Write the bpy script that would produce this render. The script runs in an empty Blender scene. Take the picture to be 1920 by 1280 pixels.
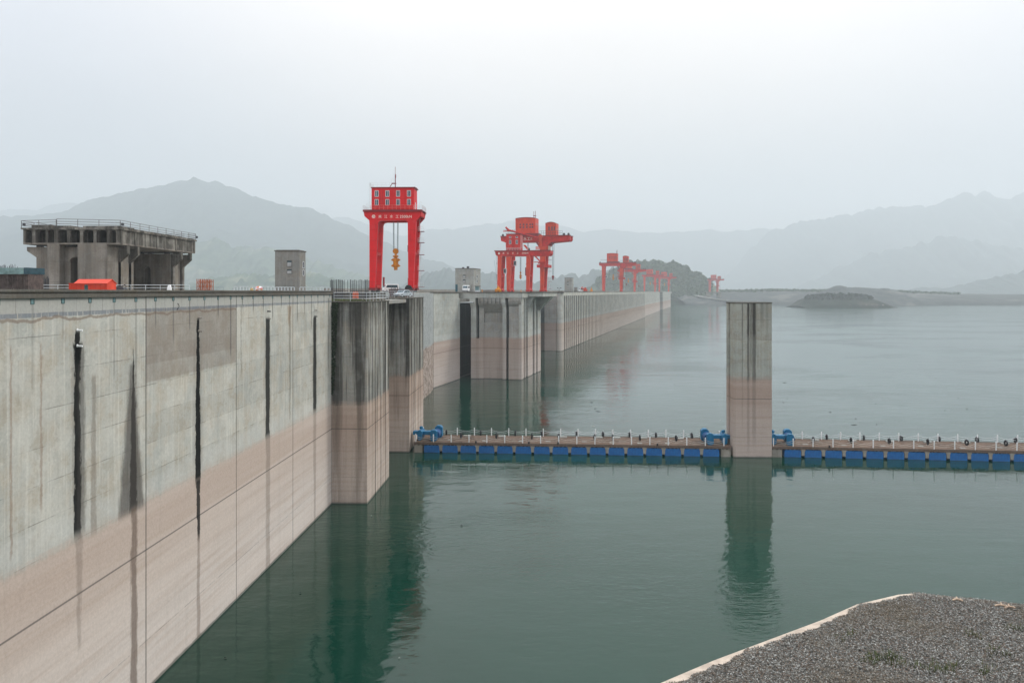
import bpy, bmesh, math, random
import numpy as np
from mathutils import Vector, Matrix
R = math.radians
PI = math.pi
random.seed(7)
rng = np.random.default_rng(7)
sc = bpy.context.scene
COL = sc.collection

# ------------------------------------------------------------------ camera
F = 1500.0            # focal length in photograph pixels (1920 wide)
HY = 547.0            # horizon row
EYE = 30.0
cd = bpy.data.cameras.new('camera')
cam = bpy.data.objects.new('camera', cd)
COL.objects.link(cam)
cam.location = (0, 0, EYE)
cam.rotation_euler = (R(90), 0, 0)
cd.sensor_width = 36.0
cd.lens = F / 1920 * 36.0
cd.shift_y = (HY - 640) / 1920
cd.clip_start = 0.5
cd.clip_end = 40000
sc.camera = cam

# ------------------------------------------------------------------ light
SUN_EL, SUN_AZ = R(42), R(64)       # azimuth from +Y towards +X
w = bpy.data.worlds.new('World')
sc.world = w
w.use_nodes = True
wt = w.node_tree
wt.nodes.clear()
wo = wt.nodes.new('ShaderNodeOutputWorld')
bg = wt.nodes.new('ShaderNodeBackground')
sky = wt.nodes.new('ShaderNodeTexSky')
sky.sky_type = 'NISHITA'
sky.sun_disc = False
sky.sun_elevation = SUN_EL
sky.sun_rotation = SUN_AZ
sky.air_density = 1.0
sky.dust_density = 6.0
sky.ozone_density = 1.0
# overcast veil: brighter towards the zenith, like a real cloud sheet
tc = wt.nodes.new('ShaderNodeTexCoord')
sx = wt.nodes.new('ShaderNodeSeparateXYZ')
wt.links.new(tc.outputs['Generated'], sx.inputs[0])
rp = wt.nodes.new('ShaderNodeValToRGB')
wt.links.new(sx.outputs['Z'], rp.inputs[0])
rp.color_ramp.elements[0].position = 0.0
rp.color_ramp.elements[0].color = (6.4, 6.2, 5.8, 1)
rp.color_ramp.elements[1].position = 1.0
rp.color_ramp.elements[1].color = (30, 30, 29, 1)
e = rp.color_ramp.elements.new(0.16); e.color = (8.3, 7.9, 7.6, 1)
e = rp.color_ramp.elements.new(0.36); e.color = (12.6, 12.0, 11.7, 1)
e = rp.color_ramp.elements.new(0.6); e.color = (20, 20.0, 19.8, 1)
cn = wt.nodes.new('ShaderNodeTexNoise')
cn.inputs['Scale'].default_value = 1.6
cn.inputs['Detail'].default_value = 6
mp = wt.nodes.new('ShaderNodeMapping')
mp.inputs['Scale'].default_value = (1, 1, 2.6)
wt.links.new(tc.outputs['Generated'], mp.inputs[0])
wt.links.new(mp.outputs[0], cn.inputs['Vector'])
mr = wt.nodes.new('ShaderNodeMapRange')
mr.inputs[1].default_value = 0.3; mr.inputs[2].default_value = 0.7
mr.inputs[3].default_value = 0.91; mr.inputs[4].default_value = 1.08
wt.links.new(cn.outputs[0], mr.inputs[0])
vm = wt.nodes.new('ShaderNodeVectorMath'); vm.operation = 'SCALE'
wt.links.new(rp.outputs[0], vm.inputs[0]); wt.links.new(mr.outputs[0], vm.inputs['Scale'])
mx = wt.nodes.new('ShaderNodeMix'); mx.data_type = 'RGBA'
mx.inputs[0].default_value = 0.93
wt.links.new(sky.outputs[0], mx.inputs[6])
wt.links.new(vm.outputs[0], mx.inputs[7])
# the veil is thinner and whiter around the high front, bluer and dimmer to the sides
dv = wt.nodes.new('ShaderNodeVectorMath'); dv.operation = 'DOT_PRODUCT'
wt.links.new(tc.outputs['Generated'], dv.inputs[0])
dv.inputs[1].default_value = (math.sin(R(6)) * math.cos(R(32)), math.cos(R(6)) * math.cos(R(32)), math.sin(R(32)))
dm = wt.nodes.new('ShaderNodeMapRange'); dm.interpolation_type = 'SMOOTHSTEP'
dm.inputs[1].default_value = 0.78; dm.inputs[2].default_value = 0.99
wt.links.new(dv.outputs['Value'], dm.inputs[0])
gl = wt.nodes.new('ShaderNodeMix'); gl.data_type = 'RGBA'
wt.links.new(dm.outputs[0], gl.inputs[0])
gl.inputs[6].default_value = (0.78, 0.82, 0.91, 1); gl.inputs[7].default_value = (1.06, 1.03, 1.0, 1)
ml = wt.nodes.new('ShaderNodeVectorMath'); ml.operation = 'MULTIPLY'
wt.links.new(mx.outputs[2], ml.inputs[0]); wt.links.new(gl.outputs[2], ml.inputs[1])
wt.links.new(ml.outputs[0], bg.inputs[0])
bg.inputs[1].default_value = 0.078
wt.links.new(bg.outputs[0], wo.inputs[0])

sd = bpy.data.lights.new('sun', 'SUN')
sd.energy = 1.5
sd.angle = R(14)
sd.color = (1.0, 0.96, 0.9)
sun = bpy.data.objects.new('sun', sd)
COL.objects.link(sun)
sun.rotation_euler = Vector((-math.sin(SUN_AZ) * math.cos(SUN_EL), -math.cos(SUN_AZ) * math.cos(SUN_EL), -math.sin(SUN_EL))).to_track_quat('-Z', 'Y').to_euler()

sc.view_settings.view_transform = 'Standard'
sc.view_settings.look = 'None'
sc.view_settings.gamma = 1
sc.view_settings.exposure = 0.48
sc.render.engine = 'CYCLES'
sc.cycles.use_denoising = True
sc.cycles.max_bounces = 6
sc.cycles.diffuse_bounces = 3
sc.cycles.glossy_bounces = 3
sc.cycles.volume_bounces = 2
sc.cycles.sample_clamp_indirect = 8


# ------------------------------------------------------------------ pixel helpers
def PX(px, Y): return (px - 960) * Y / F
def PZ(py, Y): return EYE - (py - HY) * Y / F

# ------------------------------------------------------------------ node helper
class S:
    """a socket of a shader tree with arithmetic"""
    def __init__(s, m, sock): s.m, s.k = m, sock
    def _b(s, o, op, rev=False):
        n = s.m.nt.nodes.new('ShaderNodeMath'); n.operation = op
        a, b = (o, s) if rev else (s, o)
        for i, v in ((0, a), (1, b)):
            if isinstance(v, S): s.m.nt.links.new(v.k, n.inputs[i])
            else: n.inputs[i].default_value = v
        return S(s.m, n.outputs[0])
    def __add__(s, o): return s._b(o, 'ADD')
    def __radd__(s, o): return s._b(o, 'ADD', True)
    def __sub__(s, o): return s._b(o, 'SUBTRACT')
    def __rsub__(s, o): return s._b(o, 'SUBTRACT', True)
    def __mul__(s, o): return s._b(o, 'MULTIPLY')
    def __rmul__(s, o): return s._b(o, 'MULTIPLY', True)
    def __truediv__(s, o): return s._b(o, 'DIVIDE')
    def max(s, o): return s._b(o, 'MAXIMUM')
    def min(s, o): return s._b(o, 'MINIMUM')
    def pow(s, o): return s._b(o, 'POWER')
    def gt(s, o): return s._b(o, 'GREATER_THAN')
    def lt(s, o): return s._b(o, 'LESS_THAN')
    def mod(s, o): return s._b(o, 'FLOORED_MODULO')
    def abs(s): return s._b(0, 'ABSOLUTE')
    def floor(s): return s._b(0, 'FLOOR')
    def ss(s, lo, hi, a=0.0, b=1.0):
        n = s.m.nt.nodes.new('ShaderNodeMapRange'); n.interpolation_type = 'SMOOTHSTEP'
        s.m.nt.links.new(s.k, n.inputs[0])
        if lo > hi: lo, hi, a, b = hi, lo, b, a
        n.inputs[1].default_value = lo; n.inputs[2].default_value = hi
        n.inputs[3].default_value = a; n.inputs[4].default_value = b
        return S(s.m, n.outputs[0])


class Mat:
    def __init__(s, name, rough=0.8, metal=0.0, spec=0.5):
        s.mat = bpy.data.materials.new(name)
        s.mat.use_nodes = True
        s.nt = s.mat.node_tree
        s.p = s.nt.nodes['Principled BSDF']
        s.p.inputs['Roughness'].default_value = rough
        s.p.inputs['Metallic'].default_value = metal
        s.p.inputs['Specular IOR Level'].default_value = spec
    def pos(s):
        g = s.nt.nodes.new('ShaderNodeNewGeometry')
        q = s.nt.nodes.new('ShaderNodeSeparateXYZ')
        s.nt.links.new(g.outputs['Position'], q.inputs[0])
        return [S(s, q.outputs[i]) for i in range(3)]
    def loc(s):
        g = s.nt.nodes.new('ShaderNodeTexCoord')
        q = s.nt.nodes.new('ShaderNodeSeparateXYZ')
        s.nt.links.new(g.outputs['Object'], q.inputs[0])
        return [S(s, q.outputs[i]) for i in range(3)]
    def nrm(s):
        g = s.nt.nodes.new('ShaderNodeNewGeometry')
        q = s.nt.nodes.new('ShaderNodeSeparateXYZ')
        s.nt.links.new(g.outputs['Normal'], q.inputs[0])
        return [S(s, q.outputs[i]) for i in range(3)]
    def island(s):
        g = s.nt.nodes.new('ShaderNodeNewGeometry')
        return S(s, g.outputs['Random Per Island'])
    def objrand(s):
        g = s.nt.nodes.new('ShaderNodeObjectInfo')
        return S(s, g.outputs['Random'])
    def vec(s, x, y, z):
        n = s.nt.nodes.new('ShaderNodeCombineXYZ')
        for i, v in enumerate((x, y, z)):
            if isinstance(v, S): s.nt.links.new(v.k, n.inputs[i])
            else: n.inputs[i].default_value = v
        return S(s, n.outputs[0])
    def noise(s, v, scale=1.0, detail=3.0, rough=0.5, dist=0.0):
        n = s.nt.nodes.new('ShaderNodeTexNoise')
        s.nt.links.new(v.k, n.inputs['Vector'])
        n.inputs['Scale'].default_value = scale
        n.inputs['Detail'].default_value = detail
        n.inputs['Roughness'].default_value = rough
        n.inputs['Distortion'].default_value = dist
        return S(s, n.outputs[0])
    def rnd(s, v):
        n = s.nt.nodes.new('ShaderNodeTexWhiteNoise'); n.noise_dimensions = '3D'
        s.nt.links.new(v.k, n.inputs['Vector'])
        return S(s, n.outputs[0])
    def mix(s, f, a, b):
        n = s.nt.nodes.new('ShaderNodeMix'); n.data_type = 'RGBA'
        if isinstance(f, S): s.nt.links.new(f.k, n.inputs[0])
        else: n.inputs[0].default_value = f
        for i, v in ((6, a), (7, b)):
            if isinstance(v, S): s.nt.links.new(v.k, n.inputs[i])
            else: n.inputs[i].default_value = (*v, 1)
        return S(s, n.outputs[2])
    def scale(s, c, f):
        n = s.nt.nodes.new('ShaderNodeVectorMath'); n.operation = 'SCALE'
        s.nt.links.new(c.k, n.inputs[0])
        if isinstance(f, S): s.nt.links.new(f.k, n.inputs['Scale'])
        else: n.inputs['Scale'].default_value = f
        return S(s, n.outputs[0])
    def color(s, c):
        if isinstance(c, S): s.nt.links.new(c.k, s.p.inputs['Base Color'])
        else: s.p.inputs['Base Color'].default_value = (*c, 1)
    def rough(s, v): s.nt.links.new(v.k, s.p.inputs['Roughness'])
    def bump(s, h, dist=0.02, strength=1.0):
        n = s.nt.nodes.new('ShaderNodeBump')
        n.inputs['Distance'].default_value = dist
        n.inputs['Strength'].default_value = strength
        s.nt.links.new(h.k, n.inputs['Height'])
        s.nt.links.new(n.outputs[0], s.p.inputs['Normal'])


def plain(name, c, rough=0.6, var=0.18, scale=1.2, metal=0.0, spec=0.22, streak=0.0, dirt=(0.05, 0.045, 0.04), seams=False):
    """painted or bare surface with mottling and, optionally, run-down streaks"""
    m = Mat(name, rough, metal, spec)
    x, y, z = m.pos()
    n = m.noise(m.vec(x, y, z), scale, 5, 0.6)
    a = tuple(v * (1 - var) for v in c); b = tuple(min(1, v * (1 + var)) for v in c)
    col = m.mix(n.ss(0.3, 0.7), a, b)
    if seams:
        lx, ly, lz = m.loc()
        sm_ = ((lz / 2.6).mod(1.0) - 0.5).abs().ss(0.478, 0.492).max(((lx / 3.1).mod(1.0) - 0.5).abs().ss(0.484, 0.494) * 0.6)
        col = m.mix(sm_ * 0.45, col, tuple(v * 0.45 for v in c))
        wn = m.noise(m.vec(x, y, z), 0.45, 6, 0.7)
        col = m.mix(wn.ss(0.52, 0.72) * 0.35, col, (c[0] * 0.85, c[1] * 3 + 0.05, c[2] * 3 + 0.045))
    if streak > 0:
        st = m.noise(m.vec(x * 2.2, y * 2.2, z * 0.18), 1.0, 5, 0.65)
        col = m.mix(st.ss(0.52, 0.74) * streak, col, dirt)
    m.color(col)
    return m.mat


BAND = 14.15
def concrete(name, light=(0.525, 0.505, 0.44), tan=(0.575, 0.495, 0.428), grime=0.2, black=0.0, band=True,
             lifts=True, special=None, bottom=0.0, grime_lo=0.6, z0=BAND, tone=1.0, blocks=True, lift_h=2.2, bleed=0.5):
    """formwork concrete above a pale reddish drawdown band"""
    m = Mat(name, 1.0, 0, 0.0)
    x, y, z = m.pos()
    P = m.vec(x, y, z)
    light = tuple(v * tone for v in light); tan = tuple(v * tone for v in tan)
    big = m.noise(P, 0.11, 4, 0.6)
    mid = m.noise(P, 0.55, 6, 0.65)
    fine = m.noise(P, 5.0, 5, 0.7)
    streak = m.noise(m.vec(x * 1.3, y * 1.3, z * 0.055), 1.0, 6, 0.68)
    streak2 = m.noise(m.vec(x * 4.2 + 31, y * 4.2, z * 0.10), 1.0, 4, 0.6)
    up = m.mix(big.ss(0.3, 0.7), tuple(v * q for v, q in zip(light, (0.72, 0.75, 0.77))), light)
    up = m.mix(mid.ss(0.42, 0.66) * 0.75, up, tuple(v * q for v, q in zip(light, (0.86, 0.79, 0.72))))
    up = m.mix(streak.ss(0.5, 0.72) * grime, up, (0.16, 0.145, 0.12))
    up = m.mix(streak2.ss(0.50, 0.66) * 0.5, up, tuple(v * 1.16 for v in light))
    bl = m.noise(m.vec(x * 0.30 + 7, y * 0.30, z * 0.42), 1.0, 8, 0.72)
    up = m.mix(bl.ss(0.535, 0.575) * 0.40, up, tuple(v * q for v, q in zip(light, (1.10, 1.10, 1.10))))
    up = m.mix(bl.ss(0.455, 0.40) * 0.45, up, tuple(v * q for v, q in zip(light, (0.70, 0.65, 0.59))))
    if black > 0:
        bk = m.noise(m.vec(x * 0.75 + 11, y * 0.75 + 3, z * 0.035), 1.0, 6, 0.62)
        bm = bk.ss(0.40, 0.56) * mid.ss(0.2, 0.55, 0.55, 1.0)
        up = m.mix(bm * black, up, (0.045, 0.042, 0.036))
        bm2 = streak2.ss(0.46, 0.62) * bk.ss(0.3, 0.5)
        up = m.mix(bm2 * black * 0.7, up, (0.03, 0.029, 0.025))
        topd = z.ss(24.5, 28.6) * mid.ss(0.25, 0.6)
        up = m.mix(topd * black * 0.75, up, (0.035, 0.034, 0.03))
    if lifts:
        # one pour every lift_h metres: thin ragged seam and a slightly different tone
        zz = z + (mid - 0.5) * 0.10
        t = ((zz - z0) / lift_h)
        fr = t.mod(1.0)
        seam = (fr - 0.5).abs().ss(0.478, 0.494)
        sn = m.noise(m.vec(x * 0.30, y * 0.30, z * 0.7), 1.0, 4, 0.7)
        up = m.mix(seam * sn.ss(0.44, 0.62) * 0.5, up, (0.10, 0.095, 0.085))
        cell = m.rnd(m.vec((x / 17.0).floor(), (y / 17.7 + 0.6).floor(), t.floor()))
        up = m.scale(up, cell * 0.13 + 0.92)
    col = up
    if band:
        lowz = z + (mid - 0.5) * 0.25
        hs = m.noise(m.vec(x * 0.06, y * 0.06, z * 2.4), 1.0, 6, 0.7)
        hs2 = m.noise(m.vec(x * 0.02, y * 0.02, z * 0.5), 1.0, 3, 0.5)
        lo = m.mix(z.ss(3.0, 13.0), tuple(v * q for v, q in zip(tan, (1.02, 1.05, 1.08))), tuple(v * q for v, q in zip(tan, (0.86, 0.80, 0.77))))
        lo = m.mix(hs.ss(0.42, 0.68) * 0.5, lo, tuple(v * q for v, q in zip(tan, (0.78, 0.70, 0.64))))
        lo = m.mix(hs2.ss(0.45, 0.7) * 0.35, lo, tuple(v * q for v, q in zip(tan, (1.16, 1.17, 1.18))))
        lo = m.mix(streak.ss(0.5, 0.72) * grime * grime_lo, lo, (0.22, 0.185, 0.15))
        if black > 0:
            lo = m.mix(bk.ss(0.42, 0.6) * black * bleed * z.ss(1.0, 13.5, 0.5, 1.0), lo, (0.115, 0.086, 0.062))
        pale = (z + (mid - 0.5) * 0.9 + (hs - 0.5) * 1.2 - 15.2).abs().ss(1.3, 0.4)
        up = m.mix(pale * (0.30 if black == 0 else 0.04), up, tuple(v * q for v, q in zip(light, (1.12, 1.16, 1.24))))
        f = (lowz + (hs - 0.5) * 1.5 + (streak - 0.5) * 1.2).ss(z0 + 0.55, z0 - 0.45)
        col = m.mix(f, up, lo)
        # seam at the foot of the pours and a wet line at the water
        l1 = (z - 10.6).abs().ss(0.09, 0.03)
        l2 = (z - 3.75).abs().ss(0.06, 0.02) * mid.ss(0.35, 0.6)
        col = m.mix(l1 * 0.75, col, (0.10, 0.09, 0.085))
        col = m.mix(l2 * 0.5, col, (0.16, 0.14, 0.13))
        col = m.mix((z + (mid - 0.5) * 0.3).ss(0.32, 0.12) * 0.8, col, (0.12, 0.115, 0.10))
    if special: col = special(m, col, x, y, z, dict(big=big, mid=mid, fine=fine, streak=streak, streak2=streak2))
    col = m.scale(col, fine.ss(0.2, 0.8) * 0.20 + 0.90)
    m.color(col)
    m.bump(mid * 0.5 + fine * 0.5, 0.03, 0.5)
    return m.mat


# ------------------------------------------------------------------ mesh helper
class MB:
    def __init__(s): s.v, s.f = [], []
    def add(s, vs, fs):
        k = len(s.v); s.v += [tuple(v) for v in vs]; s.f += [tuple(i + k for i in f) for f in fs]; return s
    def box(s, x0, y0, z0, x1, y1, z1):
        return s.add([(x0, y0, z0), (x1, y0, z0), (x1, y1, z0), (x0, y1, z0), (x0, y0, z1), (x1, y0, z1), (x1, y1, z1), (x0, y1, z1)],
                     [(0, 3, 2, 1), (4, 5, 6, 7), (0, 1, 5, 4), (1, 2, 6, 5), (2, 3, 7, 6), (3, 0, 4, 7)])
    def frus(s, a, b):
        """two rectangles (x0,y0,x1,y1,z) joined"""
        q = lambda r: [(r[0], r[1], r[4]), (r[2], r[1], r[4]), (r[2], r[3], r[4]), (r[0], r[3], r[4])]
        return s.add(q(a) + q(b), [(0, 3, 2, 1), (4, 5, 6, 7), (0, 1, 5, 4), (1, 2, 6, 5), (2, 3, 7, 6), (3, 0, 4, 7)])
    def prism(s, poly, ax, a, b):
        n = len(poly)
        mk = {'y': lambda p, t: (p[0], t, p[1]), 'z': lambda p, t: (p[0], p[1], t), 'x': lambda p, t: (t, p[0], p[1])}[ax]
        return s.add([mk(p, a) for p in poly] + [mk(p, b) for p in poly],
                     [tuple(range(n)), tuple(range(2 * n - 1, n - 1, -1))] + [(i, i + n, (i + 1) % n + n, (i + 1) % n) for i in range(n)])
    def cyl(s, p0, p1, r, r2=None, n=8):
        r2 = r if r2 is None else r2
        p0, p1 = Vector(p0), Vector(p1)
        d = (p1 - p0).normalized()
        u = d.orthogonal().normalized(); w_ = d.cross(u)
        ring = lambda p, q: [p + (u * math.cos(2 * PI * i / n) + w_ * math.sin(2 * PI * i / n)) * q for i in range(n)]
        return s.add(ring(p0, r) + ring(p1, r2), [tuple(range(n - 1, -1, -1)), tuple(range(n, 2 * n))] +
                     [(i, (i + 1) % n, (i + 1) % n + n, i + n) for i in range(n)])
    def tube(s, pts, r, n=6):
        for a, b in zip(pts, pts[1:]): s.cyl(a, b, r, n=n)
        return s
    def lathe(s, prof, n=14, c=(0, 0, 0)):
        vs, fs = [], []
        for r, z in prof:
            vs += [(c[0] + r * math.cos(2 * PI * i / n), c[1] + r * math.sin(2 * PI * i / n), c[2] + z) for i in range(n)]
        for j in range(len(prof) - 1):
            fs += [(j * n + i, j * n + (i + 1) % n, (j + 1) * n + (i + 1) % n, (j + 1) * n + i) for i in range(n)]
        fs += [tuple(range(n - 1, -1, -1)), tuple(range((len(prof) - 1) * n, len(prof) * n))]
        return s.add(vs, fs)
    def build(s, name, mat, parent=None, smooth=False, bevel=0.0):
        me = bpy.data.meshes.new(name)
        me.from_pydata(s.v, [], s.f)
        bm = bmesh.new(); bm.from_mesh(me)
        bmesh.ops.recalc_face_normals(bm, faces=bm.faces)
        bm.to_mesh(me); bm.free()
        if smooth:
            for p in me.polygons: p.use_smooth = True
        me.materials.append(mat)
        o = bpy.data.objects.new(name, me)
        COL.objects.link(o)
        if parent: o.parent = parent
        if bevel:
            b = o.modifiers.new('edge', 'BEVEL'); b.width = bevel; b.segments = 2; b.limit_method = 'ANGLE'; b.angle_limit = R(40)
        return o


def tag(o, label, cat, group=None, kind=None):
    if label: o['label'] = label
    if cat: o['category'] = cat
    if group: o['group'] = group
    if kind: o['kind'] = kind
    return o

def thing(name, label, cat, loc=(0, 0, 0), rz=0.0, group=None):
    o = bpy.data.objects.new(name, None)
    o.empty_display_size = 0.5
    COL.objects.link(o)
    o.location = loc; o.rotation_euler = (0, 0, rz)
    return tag(o, label, cat, group)

def structure(o): o['kind'] = 'structure'; return o

def copy_tree(o, parent=None):
    c = o.copy(); COL.objects.link(c)
    if parent: c.parent = parent
    for ch in list(o.children): copy_tree(ch, c)
    return c

def dup(o, loc, rz, label, group=None):
    c = copy_tree(o); c.location = loc; c.rotation_euler = (0, 0, rz)
    c['label'] = label
    if group: c['group'] = group
    return c

def text_mesh(name, body, size, mat, parent, loc, depth=0.02):
    cu = bpy.data.curves.new(name, 'FONT')
    cu.body = body; cu.size = size; cu.extrude = depth
    cu.align_x = 'CENTER'; cu.align_y = 'CENTER'
    t = bpy.data.objects.new(name + '_curve', cu)
    COL.objects.link(t)
    bpy.context.view_layer.update()
    me = bpy.data.meshes.new_from_object(t.evaluated_get(bpy.context.evaluated_depsgraph_get()))
    bpy.data.objects.remove(t)
    me.materials.clear(); me.materials.append(mat)
    o = bpy.data.objects.new(name, me)
    COL.objects.link(o); o.parent = parent
    o.location = loc; o.rotation_euler = (R(90), 0, 0)
    return o

# ------------------------------------------------------------------ frames of reference
DA = math.atan(0.245)          # the long dam runs this far to the right of the view axis
WA = math.atan(0.0375)         # the near wall runs almost along it
def DW(v, u, z=0.0):           # v towards the reservoir, u along the crest
    return (v * math.cos(DA) + u * math.sin(DA), -v * math.sin(DA) + u * math.cos(DA), z)
def WW(x, y, z=0.0):
    return (-29.8 + x * math.cos(WA) + y * math.sin(WA), -x * math.sin(WA) + y * math.cos(WA), z)

# ------------------------------------------------------------------ plain materials
M = {}
M['red'] = plain('red_paint', (0.66, 0.004, 0.008), 0.55, 0.07, 0.35, streak=0.45, dirt=(0.20, 0.02, 0.02), seams=True)
M['red_orange'] = plain('weathered_red_paint', (0.52, 0.014, 0.010), 0.65, 0.22, 0.5, streak=0.5, dirt=(0.20, 0.03, 0.025), seams=True)
M['bright_orange'] = plain('orange_red_paint', (0.60, 0.045, 0.014), 0.5, 0.12, 0.5, streak=0.12)
M['dark_red'] = plain('dark_red_paint', (0.22, 0.020, 0.024), 0.5, 0.15)
M['yellow'] = plain('yellow_paint', (0.55, 0.20, 0.008), 0.5, 0.2, 1.5, streak=0.3)
M['black'] = plain('black_rubber', (0.018, 0.018, 0.02), 0.75, 0.2)
M['dark'] = plain('dark_steel', (0.06, 0.062, 0.066), 0.55, 0.25, 3)
M['rope'] = plain('steel_cable', (0.10, 0.15, 0.16), 0.5, 0.2)
M['glass'] = plain('dark_glass', (0.02, 0.055, 0.07), 0.12, 0.2, spec=.5)
M['white'] = plain('white_paint', (0.78, 0.78, 0.76), 0.45, 0.06, 2, streak=0.15, dirt=(0.4, 0.36, 0.3))
M['galv'] = plain('galvanised_pipe', (0.55, 0.58, 0.58), 0.45, 0.15, 3, metal=0.2)
M['frame'] = plain('pale_frame', (0.60, 0.60, 0.60), 0.5, 0.1)
M['blue'] = plain('blue_pontoon_paint', (0.010, 0.10, 0.34), 0.4, 0.2, 1.2, streak=0.35, dirt=(0.006, 0.05, 0.16))
M['cyan'] = plain('bright_blue_paint', (0.003, 0.125, 0.25), 0.42, 0.15, 1.2, streak=0.25, dirt=(0.02, 0.10, 0.18))
M['rust'] = plain('rust_red_steel', (0.34, 0.085, 0.030), 0.75, 0.3, 2.5)
M['rebar'] = plain('reinforcing_steel', (0.05, 0.05, 0.055), 0.7, 0.35, 6)
M['teal'] = plain('teal_frame', (0.05, 0.11, 0.11), 0.5, 0.2)
M['tealglass'] = plain('teal_glass', (0.16, 0.26, 0.26), 0.35, 0.1)
M['green_sheet'] = plain('green_grey_sheeting', (0.15, 0.23, 0.22), 0.5, 0.3, 1.3, streak=0.4, dirt=(0.3, 0.36, 0.34))
M['brown'] = plain('dark_brown_timber', (0.075, 0.055, 0.048), 0.85, 0.4, 2.0, streak=0.4, dirt=(0.2, 0.17, 0.15))
M['text'] = plain('cream_lettering', (0.78, 0.70, 0.60), 0.6, 0.05)
M['driftwood'] = plain('bleached_wood', (0.42, 0.31, 0.22), 0.9, 0.3, 8)
M['bluetarp'] = plain('sky_blue_tarp', (0.02, 0.30, 0.60), 0.5, 0.15)
M['railwhite'] = plain('off_white_rail', (0.68, 0.68, 0.67), 0.5, 0.08)
M['rust_pale'] = plain('dull_pipe', (0.33, 0.29, 0.25), 0.7, 0.3, 6)
M['sill'] = plain('dark_sill', (0.13, 0.125, 0.115), 0.8, 0.2)
M['shutter'] = plain('grey_shutter', (0.36, 0.36, 0.35), 0.6, 0.15)
M['railred'] = plain('pale_red_rail', (0.72, 0.16, 0.12), 0.5, 0.08)

# ================================================================== WATER
m = Mat('lake_water', 0.05, 0, 0.43)
m.p.inputs['IOR'].default_value = 1.333
x, y, z = m.pos()
m.color(m.mix(m.noise(m.vec(x, y, z), 0.012, 3).ss(0.35, 0.65), (0.0006, 0.025, 0.0150), (0.0014, 0.034, 0.0215)))
patch = m.noise(m.vec(x * 0.6, y, z), 0.018, 4, 0.6).ss(0.46, 0.62)
swell = m.noise(m.vec(x * 0.55, y, z), 0.22, 3, 0.5)
rip = m.noise(m.vec(x * 0.6, y, z), 1.3, 4, 0.55, 0.3)
far_ = y.ss(60, 900, 1.0, 0.35)
rip2 = m.noise(m.vec(x * 0.5, y, z), 3.2, 3, 0.6)
h = (swell * 0.13 + rip * (patch * 0.075 + 0.018) + rip2 * (patch * 0.012 + 0.002)) * far_
m.bump(h, 1.0, 0.8)
m.rough(y.ss(80, 1500, 0.045, 0.14) + patch * 0.03)
M['water'] = m.mat
water = MB().add([(-10300, -400, 0), (10300, -400, 0), (10300, 11000, 0), (-10300, 11000, 0)], [(0, 1, 2, 3)]).build('water', M['water'])
structure(water)
tag(water, 'calm dark green reservoir water with soft ripples and reflections', 'water')

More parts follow.
